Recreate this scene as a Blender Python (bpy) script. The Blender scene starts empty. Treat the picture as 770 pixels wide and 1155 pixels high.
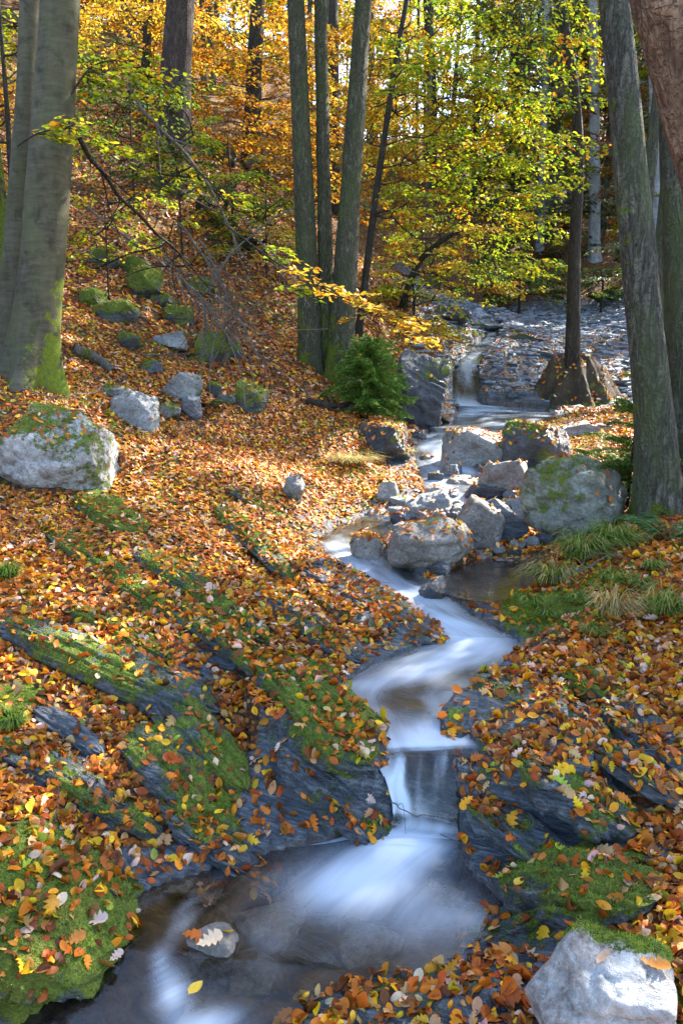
import bpy, math, random
import numpy as np
from mathutils import Vector
from mathutils.bvhtree import BVHTree

rng = np.random.default_rng(11)
random.seed(11)
C = bpy.context.scene.collection
sc = bpy.context.scene
R = math.radians

# ------------------------------------------------------------------ camera model (used to read distances off the photograph)
F, CX, CY, H = 850.0, 385.0, 577.5, 2.0
PT = R(10.5); CP, SP = math.cos(PT), math.sin(PT)

def P(px, py, d):
    x = (px - CX) / F * d; v = (py - CY) / F * d
    return np.array([x, d * CP - v * SP, H - d * SP - v * CP])
def PY(px, py, Y):
    return P(px, py, Y / (CP - (py - CY) / F * SP))
def PZ(px, py, z):
    return P(px, py, (H - z) / (SP + (py - CY) / F * CP))
def depth_of(p):
    return p[1] * CP + (H - p[2]) * SP

# ------------------------------------------------------------------ numpy noise
def _h(ix, iy, iz, s):
    n = (ix * 374761393 + iy * 668265263 + iz * 1274126177 + s * 362437) & 0xFFFFFFFF
    n = ((n ^ (n >> 13)) * 1274126177) & 0xFFFFFFFF
    n = ((n ^ (n >> 16)) * 2246822519) & 0xFFFFFFFF
    return ((n ^ (n >> 15)) & 0xFFFFFF) / float(0xFFFFFF) * 2 - 1
def vn(x, y, z, s=0):
    x, y, z = np.broadcast_arrays(np.asarray(x, float), np.asarray(y, float), np.asarray(z, float))
    fx, fy, fz = np.floor(x), np.floor(y), np.floor(z)
    ix, iy, iz = fx.astype(np.int64), fy.astype(np.int64), fz.astype(np.int64)
    u, v, w = x - fx, y - fy, z - fz
    u = u * u * (3 - 2 * u); v = v * v * (3 - 2 * v); w = w * w * (3 - 2 * w)
    def L(a, b, t): return a + (b - a) * t
    return L(L(L(_h(ix, iy, iz, s), _h(ix + 1, iy, iz, s), u), L(_h(ix, iy + 1, iz, s), _h(ix + 1, iy + 1, iz, s), u), v),
             L(L(_h(ix, iy, iz + 1, s), _h(ix + 1, iy, iz + 1, s), u), L(_h(ix, iy + 1, iz + 1, s), _h(ix + 1, iy + 1, iz + 1, s), u), v), w)
def fbm(x, y, z, o=4, s=0, g=.5):
    t = 0; a = 1; n = 0
    for k in range(o):
        t = t + a * vn(np.asarray(x) * 2 ** k + 17.3 * k, np.asarray(y) * 2 ** k + 5.1 * k, np.asarray(z) * 2 ** k + 9.7 * k, s + k); n += a; a *= g
    return t / n
def sstep(a, b, x):
    t = np.clip((x - a) / (b - a), 0, 1); return t * t * (3 - 2 * t)

STR = np.array([.905, -.42]); STR /= np.linalg.norm(STR)     # strike of the slate beds
def strata(x, y, z, f=14, s=5):
    a = x * STR[0] + y * STR[1]; b = -x * STR[1] + y * STR[0]
    q = b * .8 + z * .62
    w = fbm(a * .7, b * .7, z * .7, 2, s) * .12
    return fbm(a * .9, (q + w) * f, 0, 4, s + 3, .6)

# ------------------------------------------------------------------ mesh helpers
def mesh_np(name, V, faces=None, loops=None, sizes=None, smooth=True):
    V = np.ascontiguousarray(V, dtype=np.float32)
    me = bpy.data.meshes.new(name)
    if faces is not None:
        faces = np.asarray(faces, dtype=np.int32)
        loops = faces.ravel(); sizes = np.full(len(faces), faces.shape[1], dtype=np.int32)
    loops = np.asarray(loops, dtype=np.int32); sizes = np.asarray(sizes, dtype=np.int32)
    me.vertices.add(len(V)); me.vertices.foreach_set('co', V.ravel())
    me.loops.add(len(loops)); me.loops.foreach_set('vertex_index', loops)
    me.polygons.add(len(sizes))
    st = np.zeros(len(sizes), dtype=np.int32); st[1:] = np.cumsum(sizes)[:-1]
    me.polygons.foreach_set('loop_start', st)
    me.polygons.foreach_set('use_smooth', np.full(len(sizes), smooth, dtype=bool))
    me.update(calc_edges=True)
    return me
def attr(me, name, vals):
    a = me.attributes.new(name, 'FLOAT', 'POINT'); a.data.foreach_set('value', np.asarray(vals, dtype=np.float32))
def attr_col(me, name, cols):
    cols = np.asarray(cols, dtype=np.float32)
    if cols.shape[1] == 3: cols = np.concatenate([cols, np.ones((len(cols), 1), np.float32)], 1)
    a = me.attributes.new(name, 'FLOAT_COLOR', 'POINT'); a.data.foreach_set('color', cols.ravel())
def obj(name, me, mat=None, parent=None, label=None, cat=None, group=None, kind=None):
    o = bpy.data.objects.new(name, me); C.objects.link(o)
    if mat is not None and me is not None: me.materials.append(mat)
    if parent is not None: o.parent = parent
    return tag(o, label, cat, group, kind)
def tag(o, label=None, cat=None, group=None, kind=None):
    if label: o['label'] = label
    if cat: o['category'] = cat
    if group: o['group'] = group
    if kind: o['kind'] = kind
    return o
def thing(name, label, cat, group=None):
    return obj(name, None, None, None, label, cat, group)

class Geo:                                                       # collects polygons, one vertex float + colour
    def __init__(s): s.V = []; s.L = []; s.S = []; s.A = []; s.Cc = []; s.n = 0
    def add(s, V, faces, a=0., c=None):
        V = np.asarray(V, float); faces = np.asarray(faces)
        s.V.append(V); s.L.append((faces + s.n).ravel()); s.S.append(np.full(len(faces), faces.shape[1])); s.n += len(V)
        s.A.append(np.broadcast_to(np.asarray(a, float), (len(V),)))
        s.Cc.append(np.broadcast_to(np.asarray(c if c is not None else (0, 0, 0), float), (len(V), 3)))
    def tube(s, pts, rad, n=8, a=0., c=None, cap=True, amp=0., seed=0, flare=0., lob=5):
        pts = np.asarray(pts, float); rad = np.asarray(rad, float); m = len(pts)
        T = np.gradient(pts, axis=0); T /= np.linalg.norm(T, axis=1)[:, None] + 1e-9
        ref = np.array([0, 1., 0]) if abs(T[0][1]) < .9 else np.array([1., 0, 0])
        U = np.cross(T, ref); U /= np.linalg.norm(U, axis=1)[:, None] + 1e-9
        W = np.cross(T, U)
        th = np.arange(n) / n * 2 * np.pi
        hh = np.concatenate([[0], np.cumsum(np.linalg.norm(np.diff(pts, axis=0), axis=1))])
        rr = rad[:, None] * np.ones((1, n))
        if amp: rr = rr * (1 + amp * fbm(np.cos(th)[None] * 2 + seed, np.sin(th)[None] * 2, hh[:, None] * 1.6, 3, seed))
        if flare:
            e = np.exp(-np.maximum(hh - .12, 0) / .28)[:, None]
            rr = rr * (1 + flare * e * (.55 + .45 * np.cos(lob * th + seed)[None] + .2 * np.cos(3 * th + 2 * seed)[None]))
        V = pts[:, None] + U[:, None] * (np.cos(th)[None] * rr)[..., None] + W[:, None] * (np.sin(th)[None] * rr)[..., None]
        i = np.arange(m - 1)[:, None] * n; k = np.arange(n)[None]; k2 = (k + 1) % n
        Fq = np.stack([i + k, i + k2, i + n + k2, i + n + k], -1).reshape(-1, 4)
        s.add(V.reshape(-1, 3), Fq, a if np.ndim(a) == 0 else np.repeat(a, n), c)
    def mesh(s, name, smooth=True, anames=('moss',), col=False):
        me = mesh_np(name, np.concatenate(s.V), loops=np.concatenate(s.L), sizes=np.concatenate(s.S), smooth=smooth)
        attr(me, anames[0], np.concatenate(s.A))
        if col: attr_col(me, 'col', np.concatenate(s.Cc))
        return me
def resample(pts, n):
    pts = np.asarray(pts, float); m = len(pts)
    t = np.linspace(0, m - 1, n); i = np.clip(t.astype(int), 0, m - 2); f = (t - i)[:, None]
    g = lambda k: pts[np.clip(k, 0, m - 1)]
    p0, p1, p2, p3 = g(i - 1), g(i), g(i + 1), g(i + 2)
    return .5 * (2 * p1 + (p2 - p0) * f + (2 * p0 - 5 * p1 + 4 * p2 - p3) * f ** 2 + (3 * p1 - p0 - 3 * p2 + p3) * f ** 3)

# ------------------------------------------------------------------ materials
def newmat(name):
    m = bpy.data.materials.new(name); m.use_nodes = True; nt = m.node_tree; nt.nodes.clear()
    out = nt.nodes.new('ShaderNodeOutputMaterial')
    return m, nt, out
def nd(nt, t, _p=None, **kw):
    n = nt.nodes.new(t)
    for k, v in (_p or {}).items(): setattr(n, k, v)
    for k, v in kw.items():
        key = int(k[1:]) if k[0] == 'i' and k[1:].isdigit() else k.replace('_', ' ')
        s = n.inputs[key]
        if hasattr(v, 'node'): nt.links.new(v, s)
        else: s.default_value = v
    return n
def mth(nt, op, a, b=0.5, clamp=False):
    return nd(nt, 'ShaderNodeMath', {'operation': op, 'use_clamp': clamp}, i0=a, i1=b).outputs[0]
def mixc(nt, f, a, b, blend='MIX'):
    n = nt.nodes.new('ShaderNodeMix'); n.data_type = 'RGBA'; n.blend_type = blend
    for k, v in ((0, f), (6, a), (7, b)):
        if hasattr(v, 'node'): nt.links.new(v, n.inputs[k])
        else: n.inputs[k].default_value = v if k == 0 else (*v, 1) if len(v) == 3 else v
    return n.outputs[2]
def ramp(nt, f, stops, interp='LINEAR'):
    n = nt.nodes.new('ShaderNodeValToRGB'); n.color_ramp.interpolation = interp; e = n.color_ramp.elements
    while len(e) < len(stops): e.new(.5)
    for el, (p, c) in zip(e, stops): el.position = p; el.color = (c, c, c, 1) if np.ndim(c) == 0 else (*c, 1)
    nt.links.new(f, n.inputs[0]); return n.outputs[0]
def pos(nt): return nt.nodes.new('ShaderNodeNewGeometry').outputs['Position']
def mapping(nt, v, scale=(1, 1, 1), rot=(0, 0, 0)):
    return nd(nt, 'ShaderNodeMapping', Vector=v, Scale=scale, Rotation=rot).outputs[0]
def noise(nt, v, s, d=4, r=.6, dist=0.):
    return nd(nt, 'ShaderNodeTexNoise', Vector=v, Scale=s, Detail=d, Roughness=r, Distortion=dist).outputs[0]
def attrf(nt, n): 
    a = nt.nodes.new('ShaderNodeAttribute'); a.attribute_name = n; return a
def strike_coords(nt, p, sc=(1, 1, 1)):
    m = mapping(nt, p, (1, 1, 1), (0, 0, math.atan2(.42, .905)))
    m = mapping(nt, m, (1, 1, 1), (R(-38), 0, 0))
    return mapping(nt, m, sc)

def moss_layer(nt, p, base_col, base_rough, height):
    """mix moss colour over a rock/bark colour by the 'moss' attribute; returns colour, roughness, height"""
    ma = attrf(nt, 'moss').outputs['Fac']
    n1 = noise(nt, p, 9, 6, .7)
    n0 = noise(nt, p, 2.6, 3, .6)
    f = mth(nt, 'ADD', mth(nt, 'ADD', ma, mth(nt, 'MULTIPLY', mth(nt, 'SUBTRACT', n1, .5), 1.5)), mth(nt, 'MULTIPLY', mth(nt, 'SUBTRACT', n0, .5), .9))
    f = ramp(nt, f, [(.42, 0.), (.56, 1.)])
    n2 = noise(nt, p, 55, 3, .7); n3 = noise(nt, p, 4, 2)
    mc = mixc(nt, ramp(nt, n2, [(.3, 0.), (.72, 1.)]), (.035, .055, .007), (.17, .235, .02))
    mc = mixc(nt, ramp(nt, n3, [(.4, 0.), (.7, .7)]), mc, (.12, .12, .015))
    col = mixc(nt, f, base_col, mc)
    rg = nd(nt, 'ShaderNodeMix', i0=f, i2=base_rough, i3=.95).outputs[0]
    h = nd(nt, 'ShaderNodeMix', i0=f, i2=height, i3=mth(nt, 'ADD', mth(nt, 'MULTIPLY', n2, 1.2), .3)).outputs[0]
    return col, rg, h

def finish(nt, out, col, rough, height, bump=.5, dist=.02, spec=.4, **kw):
    b = nd(nt, 'ShaderNodeBump', Strength=bump, Distance=dist, Height=height)
    s = nd(nt, 'ShaderNodeBsdfPrincipled', Base_Color=col, Roughness=rough, Normal=b.outputs[0], **kw)
    s.inputs['Specular IOR Level'].default_value = spec
    nt.links.new(s.outputs[0], out.inputs[0]); return s

def mat_rock(name, c1, c2, c3, rough=.6, bed=False, stain=(.16, .10, .06), stain_amt=.5, bscale=1.):
    m, nt, out = newmat(name); p = pos(nt)
    big = noise(nt, p, 3.2 * bscale, 5, .6, .4); fine = noise(nt, p, 38, 6, .7); spk = noise(nt, p, 140, 2, .6)
    if bed:
        q = strike_coords(nt, p, (1.3, 16, 16)); st = noise(nt, q, 1.6, 6, .68, .3)
        q2 = strike_coords(nt, p, (2.5, 60, 60)); st2 = noise(nt, q2, 1.3, 4, .7)
        f = mth(nt, 'ADD', mth(nt, 'MULTIPLY', st, .6), mth(nt, 'MULTIPLY', st2, .4))
        h = mth(nt, 'ADD', mth(nt, 'MULTIPLY', f, 3.2), mth(nt, 'MULTIPLY', fine, .4))
        col = ramp(nt, f, [(.36, c1), (.5, c2), (.64, c3)])
    else:
        f = mth(nt, 'ADD', mth(nt, 'MULTIPLY', big, .55), mth(nt, 'MULTIPLY', fine, .45))
        cr = nd(nt, 'ShaderNodeTexVoronoi', {'feature': 'DISTANCE_TO_EDGE'}, Vector=mapping(nt, p, (1, 1, 1.7)), Scale=4.5).outputs[0]
        cr = ramp(nt, cr, [(0., 0.), (.05, 1.)])
        h = mth(nt, 'ADD', mth(nt, 'ADD', mth(nt, 'MULTIPLY', fine, 1.3), mth(nt, 'MULTIPLY', cr, .08)), mth(nt, 'MULTIPLY', noise(nt, p, 12, 5, .7, .5), 1.2))
        col = ramp(nt, f, [(.32, c1), (.5, c2), (.68, c3)])
        col = mixc(nt, mth(nt, 'MULTIPLY', mth(nt, 'SUBTRACT', 1., cr), mth(nt, 'MULTIPLY', big, .45)), col, (.03, .028, .024))
    sn = ramp(nt, noise(nt, p, 5.5, 5, .65, .6), [(.52, 0.), (.68, stain_amt)])
    col = mixc(nt, sn, col, stain)
    col = mixc(nt, ramp(nt, spk, [(.62, 0.), (.75, .35)]), col, tuple(min(1, x * 1.9) for x in c3))
    rg = ramp(nt, big, [(.3, rough - .14), (.7, rough + .16)])
    col, rg, h = moss_layer(nt, p, col, rg, h)
    finish(nt, out, col, rg, h, .9, .035, .4)
    return m

def mat_bark(name, c1, c2, vscale=(9, 9, 1.6), kind='furrow', algae=(.07, .09, .03), alg=.4):
    m, nt, out = newmat(name); p = pos(nt)
    if kind == 'furrow':
        q = mapping(nt, p, vscale)
        w = noise(nt, q, .8, 5, .65)
        def ridge(sc_, ds):
            n = noise(nt, q, sc_, 3, .55, ds)
            return mth(nt, 'MULTIPLY', mth(nt, 'ABSOLUTE', mth(nt, 'SUBTRACT', n, .5), 0), 5.5, True)
        e = mth(nt, 'MULTIPLY', mth(nt, 'ADD', ridge(1.5, .8), mth(nt, 'MULTIPLY', ridge(3.3, 1.), .6)), .75, True)
        br = ramp(nt, noise(nt, mapping(nt, p, (20, 20, 26)), 1.6, 3, .6, .4), [(.36, .45), (.5, 1.)])
        e = mth(nt, 'MULTIPLY', e, br)
        h = mth(nt, 'ADD', e, mth(nt, 'MULTIPLY', noise(nt, p, 60, 4, .7), .5))
        col = mixc(nt, mth(nt, 'MULTIPLY', e, ramp(nt, w, [(.3, .45), (.7, 1.)])), c1, c2); bump, dist = 1., .05
    else:
        w = noise(nt, mapping(nt, p, (3, 3, 14)), 2., 5, .65); b = noise(nt, p, 5, 4, .6, .4)
        h = mth(nt, 'ADD', mth(nt, 'MULTIPLY', w, .8), noise(nt, p, 70, 3)); bump, dist = .35, .012
        col = mixc(nt, ramp(nt, mth(nt, 'ADD', mth(nt, 'MULTIPLY', w, .5), mth(nt, 'MULTIPLY', noise(nt, mapping(nt, p, (1, 1, .35)), 7, 5, .7), .5)), [(.36, 0.), (.66, 1.)]), c1, c2)
        col = mixc(nt, ramp(nt, b, [(.55, 0.), (.68, .7)]), col, tuple(x * .38 for x in c1))
    col = mixc(nt, ramp(nt, noise(nt, mapping(nt, p, (2, 2, .8)), 1.6, 5, .7), [(.45, 0.), (.65, alg)]), col, algae)
    col, rg, h = moss_layer(nt, p, col, .85, h)
    finish(nt, out, col, rg, h, bump, dist, .2)
    return m

def mat_leaf(name, trans=.35, rough=.5, spec=.35, gain=1.):
    m, nt, out = newmat(name); p = pos(nt)
    a = attrf(nt, 'col').outputs['Color']
    n = noise(nt, p, 90, 3, .6)
    col = mixc(nt, ramp(nt, n, [(.3, .35), (.65, 0.)]), a, mixc(nt, 1., a, (.45, .35, .3), 'MULTIPLY'))
    s = nd(nt, 'ShaderNodeBsdfPrincipled', Base_Color=col, Roughness=rough); s.inputs['Specular IOR Level'].default_value = spec
    t = nd(nt, 'ShaderNodeBsdfTranslucent', Color=mixc(nt, 1., col, (gain, gain, gain * .9), 'MULTIPLY'))
    mx = nd(nt, 'ShaderNodeMixShader', i0=trans, i1=s.outputs[0], i2=t.outputs[0])
    nt.links.new(mx.outputs[0], out.inputs[0]); return m

M = {}
M['slate'] = mat_rock('slate_bedrock', (.020, .025, .032), (.080, .094, .110), (.24, .26, .28), .42, True, (.12, .085, .05), .45)
M['boulder'] = mat_rock('grey_boulder', (.06, .062, .062), (.22, .225, .22), (.42, .43, .42), .55, False, (.10, .095, .05), .6)
M['brownrock'] = mat_rock('brown_boulder', (.05, .044, .04), (.22, .195, .17), (.42, .385, .35), .5, False, (.09, .06, .035), .5)
M['darkrock'] = mat_rock('wet_dark_rock', (.018, .022, .028), (.055, .062, .072), (.13, .14, .15), .3, False, (.07, .045, .03), .5)
M['bluerock'] = mat_rock('blue_slate_block', (.05, .06, .075), (.14, .165, .195), (.28, .31, .34), .42, True, (.16, .11, .07), .4)
M['scree'] = mat_rock('slate_scree', (.075, .09, .115), (.20, .235, .285), (.36, .40, .46), .45, False, (.16, .11, .07), .5)
M['greenrock'] = mat_rock('greenish_boulder', (.045, .047, .036), (.175, .18, .145), (.36, .365, .31), .6, False, (.11, .10, .045), .6)
M['quartz'] = mat_rock('white_quartz', (.11, .10, .09), (.42, .41, .395), (.68, .67, .655), .6, False, (.13, .085, .06), .9)
M['beech'] = mat_bark('beech_bark', (.038, .034, .022), (.105, .094, .064), kind='smooth', algae=(.07, .078, .03), alg=.6)
M['pine'] = mat_bark('pine_bark', (.024, .016, .013), (.20, .135, .11), (7, 7, 1.5), algae=(.05, .05, .03), alg=.2)
M['alder'] = mat_bark('alder_bark', (.035, .034, .022), (.22, .215, .14), (13, 13, 3.2), algae=(.07, .095, .03), alg=.6)
M['oak'] = mat_bark('oak_bark', (.024, .022, .017), (.26, .25, .20), (10, 10, 2.0), algae=(.09, .115, .04), alg=.65)
M['redbark'] = mat_bark('red_brown_bark', (.07, .035, .022), (.40, .25, .165), (5, 5, .9), algae=(.10, .07, .05), alg=.3)
M['darkbark'] = mat_bark('dark_bark', (.024, .020, .015), (.12, .098, .076), (12, 12, 2), algae=(.05, .05, .025), alg=.3)
M['palebark'] = mat_bark('pale_bark', (.12, .13, .14), (.30, .32, .34), kind='smooth', algae=(.06, .07, .06), alg=.4)
M['twig'] = mat_bark('dead_twig', (.16, .14, .12), (.42, .38, .33), (30, 30, 6), algae=(.09, .09, .05), alg=.2)
M['litter'] = mat_leaf('fallen_leaf', .2, .5, .22)
M['foliage'] = mat_leaf('autumn_foliage', .55, .5, .25, 1.12)
M['green'] = mat_leaf('green_foliage', .35, .55, .3, 1.2)

def mat_ground():
    m, nt, out = newmat('forest_floor'); p = pos(nt)
    rk = attrf(nt, 'rock').outputs['Fac']
    v = nd(nt, 'ShaderNodeTexVoronoi', Vector=mapping(nt, p, (1, 1, 1.4)), Scale=26.)
    rnd = nd(nt, 'ShaderNodeSeparateColor', i0=v.outputs['Color']).outputs[0]
    lc = ramp(nt, rnd, [(0., (.045, .018, .006)), (.3, (.12, .036, .008)), (.55, (.22, .070, .012)), (.75, (.30, .12, .02)), (.9, (.33, .19, .07)), (1., (.06, .026, .010))], 'CONSTANT')
    soil = mixc(nt, noise(nt, p, 30, 4), (.018, .012, .008), (.06, .038, .022))
    edge = ramp(nt, v.outputs['Distance'], [(.45, 1.), (.75, .0)])
    cov = ramp(nt, noise(nt, p, 2.3, 4, .6), [(.34, .35), (.55, 1.)])
    col = mixc(nt, mth(nt, 'MULTIPLY', edge, cov), soil, lc)
    q = strike_coords(nt, p, (1.3, 16, 16)); st = noise(nt, q, 1.6, 6, .68, .3)
    q2 = strike_coords(nt, p, (2.5, 55, 55)); st2 = noise(nt, q2, 1.3, 4, .7)
    f = mth(nt, 'ADD', mth(nt, 'MULTIPLY', st, .55), mth(nt, 'MULTIPLY', st2, .45))
    rc = ramp(nt, f, [(.36, (.020, .025, .032)), (.5, (.080, .094, .110)), (.64, (.22, .24, .26))])
    rc = mixc(nt, ramp(nt, noise(nt, p, 5, 5, .65, .5), [(.55, 0.), (.7, .5)]), rc, (.09, .06, .035))
    rf = ramp(nt, mth(nt, 'ADD', rk, mth(nt, 'MULTIPLY', mth(nt, 'SUBTRACT', noise(nt, p, 7, 5, .7), .5), .7)), [(.40, 0.), (.56, 1.)])
    col = mixc(nt, rf, col, rc)
    bc = ramp(nt, noise(nt, p, 9, 5, .65, .8), [(.34, (.022, .016, .012)), (.5, (.12, .065, .032)), (.62, (.20, .135, .08)), (.72, (.09, .10, .10))])
    col = mixc(nt, mth(nt, 'MULTIPLY', attrf(nt, 'bed').outputs['Fac'], .85), col, bc)
    rg = nd(nt, 'ShaderNodeMix', i0=rf, i2=.9, i3=.48).outputs[0]
    h = nd(nt, 'ShaderNodeMix', i0=rf, i2=mth(nt, 'MULTIPLY', edge, rnd), i3=mth(nt, 'MULTIPLY', f, 3.4)).outputs[0]
    col, rg, h = moss_layer(nt, p, col, rg, h)
    finish(nt, out, col, rg, h, .8, .03, .25)
    return m
M['ground'] = mat_ground()
M['earth'] = mat_rock('dark_earth', (.012, .009, .006), (.045, .030, .018), (.10, .07, .042), .9, False, (.05, .045, .02), .5)

def mat_water():
    m, nt, out = newmat('stream_water')
    uv = nt.nodes.new('ShaderNodeUVMap'); uv.uv_map = 'flow'
    foam = attrf(nt, 'foam').outputs['Fac']
    s1 = noise(nt, mapping(nt, uv.outputs[0], (4.5, 1.1, 1)), 1., 5, .6, 1.1)
    s2 = noise(nt, mapping(nt, uv.outputs[0], (14, 1.7, 1)), 1., 4, .6, .8)
    s = mth(nt, 'ADD', mth(nt, 'MULTIPLY', s1, .62), mth(nt, 'MULTIPLY', s2, .38))
    f = mth(nt, 'ADD', foam, mth(nt, 'MULTIPLY', mth(nt, 'SUBTRACT', s, .5), mth(nt, 'ADD', .22, mth(nt, 'MULTIPLY', foam, .55))))
    f = ramp(nt, f, [(.06, 0.), (.95, .97)], 'EASE')
    bmp = nd(nt, 'ShaderNodeBump', Strength=.22, Distance=.02, Height=s1).outputs[0]
    tr = nd(nt, 'ShaderNodeBsdfTransparent', Color=(.88, .82, .72, 1))
    gl = nd(nt, 'ShaderNodeBsdfGlossy', Color=(.9, .95, 1, 1), Roughness=.12, Normal=bmp)
    fr = nd(nt, 'ShaderNodeFresnel', IOR=1.33, Normal=bmp).outputs[0]
    fr = mth(nt, 'MULTIPLY', fr, 1.7, True)
    body = nd(nt, 'ShaderNodeMixShader', i0=fr, i1=tr.outputs[0], i2=gl.outputs[0])
    df = nd(nt, 'ShaderNodeBsdfDiffuse', Color=(.66, .74, .84, 1), Normal=bmp)
    tl = nd(nt, 'ShaderNodeBsdfTranslucent', Color=(.70, .80, .88, 1))
    fm = nd(nt, 'ShaderNodeMixShader', i0=.3, i1=df.outputs[0], i2=tl.outputs[0])
    mx = nd(nt, 'ShaderNodeMixShader', i0=f, i1=body.outputs[0], i2=fm.outputs[0])
    nt.links.new(mx.outputs[0], out.inputs[0]); return m
M['water'] = mat_water()

# ------------------------------------------------------------------ stream course: left/right shore points, level, foam, bed depth
SECT = [  # Lpx, Lpy, Rpx, Rpy, z, foam, depth
    (-120, 1420, 260, 1420, -.20, .2, .10), (-20, 1215, 300, 1215, -.10, .42, .10), (60, 1135, 350, 1150, -.045, .36, .08), (135, 1072, 470, 1098, -.01, .10, .10),
    (168, 1010, 560, 1035, 0, .22, .13), (300, 966, 530, 990, .0, .55, .16), (380, 950, 512, 962, .012, .86, .16), (440, 938, 512, 942, .03, .30, .10), (447, 918, 511, 920, .11, .06, .05),
    (440, 884, 521, 880, .23, .02, .06), (430, 856, 536, 850, .312, .03, .06), (426, 846, 532, 841, .336, .30, .06), (425, 840, 528, 836, .342, .62, .06), (408, 812, 520, 812, .345, .40, .10), (387, 778, 520, 782, .346, .36, .12), (430, 748, 560, 752, .348, .42, .12),
    (492, 722, 582, 726, .352, .52, .10), (478, 706, 560, 712, .38, .62, .06), (440, 684, 530, 694, .43, .52, .05), (408, 656, 500, 672, .48, .50, .05), (384, 634, 470, 650, .515, .46, .05),
    (362, 614, 430, 622, .545, .50, .05), (366, 602, 436, 602, .555, .18, .07), (392, 588, 450, 592, .565, .12, .07), (440, 574, 500, 580, .61, .3, .06), (478, 560, 562, 566, .69, .5, .05), (474, 535, 548, 540, .81, .48, .05),
    (468, 516, 528, 521, .92, .5, .05), (472, 500, 520, 502, 1.06, .55, .05), (492, 482, 590, 482, 1.19, .22, .10), (516, 470, 622, 472, 1.24, .2, .15), (516, 462, 620, 463, 1.26, .3, .15),
]
def _sec(s): return PZ(s[0], s[1], s[4]), PZ(s[2], s[3], s[4])
LR = [(*_sec(s), s[5], s[6]) for s in SECT]
# the fall at the head of the upper pool and the run above it
def yz(px, py, Y): return PY(px, py, Y)
yb = LR[-1][0][1]
for lx, rx, py, dy, fm in ((512, 544, 457, .15, .75), (512, 541, 440, .40, .36), (513, 538, 418, .75, .34), (520, 541, 405, 1.3, .40), (534, 552, 392, 2.6, .35), (548, 562, 378, 4.6, .3), (546, 560, 362, 7.2, .3), (532, 546, 347, 9.2, .35)):
    LR.append((yz(lx, py, yb + dy), yz(rx, py, yb + dy), fm, .06))
LRL = np.array([a[0] for a in LR]); LRR = np.array([a[1] for a in LR]); LRF = np.array([[a[2], a[3]] for a in LR])
ND = 900
DL, DR = resample(LRL, ND), resample(LRR, ND)
tt = np.linspace(0, len(LR) - 1, ND); DF = np.stack([np.interp(tt, np.arange(len(LR)), LRF[:, k]) for k in (0, 1)], 1)
zz = np.interp(tt, np.arange(len(LR)), (LRL[:, 2] + LRR[:, 2]) / 2); DL[:, 2] = zz; DR[:, 2] = zz
# still side pool under the boulders
SL = resample([PZ(498, 646, .545), PZ(540, 630, .545), PZ(580, 632, .545), PZ(612, 640, .545)], 24)
SR = resample([PZ(492, 664, .545), PZ(540, 671, .545), PZ(580, 668, .545), PZ(606, 660, .545)], 24)

# ------------------------------------------------------------------ terrain control points (photo x, photo y, distance)
CT = [(0, 1000, 2.72), (70, 1000, 2.87), (100, 940, 3.06), (0, 930, 2.9), (0, 860, 3.2), (0, 780, 3.75), (0, 700, 4.4), (0, 620, 5.3), (0, 555, 6.3), (100, 560, 6.5), (130, 700, 4.5), (130, 800, 3.75),
      (200, 860, 3.45), (250, 800, 3.82), (200, 945, 3.2), (300, 900, 3.38), (350, 800, 3.76), (395, 850, 3.42), (250, 700, 4.6), (350, 700, 4.75), (400, 720, 4.6), (200, 620, 5.6), (300, 620, 6.0), (250, 540, 7.2),
      (340, 560, 7.4), (330, 500, 8.8), (405, 470, 9.5), (420, 520, 8.8), (180, 480, 7.9), (100, 450, 8.), (40, 450, 7.4), (0, 420, 7.8), (370, 410, 11), (250, 400, 10), (150, 350, 10.5), (100, 280, 12), (250, 300, 13),
      (200, 200, 15.5), (50, 200, 14), (0, 300, 10.5), (330, 330, 14), (100, 100, 20), (300, 200, 19), (0, 0, 28), (300, 60, 32), (420, 300, 19), (440, 392, 14), (470, 440, 13.2), (490, 400, 15.4),
      (650, 440, 16), (575, 425, 16.5), (740, 450, 14), (580, 360, 22), (700, 370, 21), (520, 338, 26), (600, 335, 26), (760, 340, 24), (770, 420, 16), (550, 250, 40), (650, 260, 38), (770, 260, 32), (500, 200, 55),
      (650, 190, 60), (800, 180, 50),
      (770, 1155, 2.15), (690, 1000, 2.75), (770, 1000, 2.7), (600, 1050, 2.7), (565, 960, 3.12), (630, 900, 3.3), (570, 840, 3.5), (600, 780, 3.98), (770, 900, 3.1), (770, 800, 3.65), (700, 760, 4.05), (770, 700, 4.4),
      (640, 720, 4.4), (620, 668, 5.0), (690, 640, 5.1), (770, 640, 4.9), (740, 580, 6.2), (700, 590, 6.2), (640, 600, 6.6), (770, 520, 7.8), (700, 500, 9), (655, 488, 10.5), (635, 478, 12.2), (480, 1140, 2.38), (560, 1120, 2.43)]
pts = [P(*c) for c in CT]
pts += [np.array(q, float) for q in [(-4, 2.2, 1.15), (-7, 3, 2.4), (-8, 8, 4.6), (-15, 15, 10), (-30, 30, 23), (4, 2.6, .7), (7, 5, 1.6), (11, 12, 3.4), (25, 25, 10), (40, 50, 20), (-40, 60, 38), (-15, 70, 24), (6, 90, 22), (25, 90, 28),
                                      (60, 90, 40), (-60, 120, 60), (0, 160, 42), (80, 160, 60), (-2.5, -1, .45), (2.5, -1, .3), (.1, -1, -.3), (0, -5, -.9), (-7, -4, 2.2), (7, -4, 1.6), (-1.6, 1.0, .35), (1.4, 1.0, .2), (-90, 60, 60), (90, 60, 45), (-40, 0, 22), (40, 0, 12)]]
for k in range(len(LR)):
    for s in (0, 1):
        q = LR[k][s].copy(); q[2] += .02; pts.append(q)
pts = np.array(pts)
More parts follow.
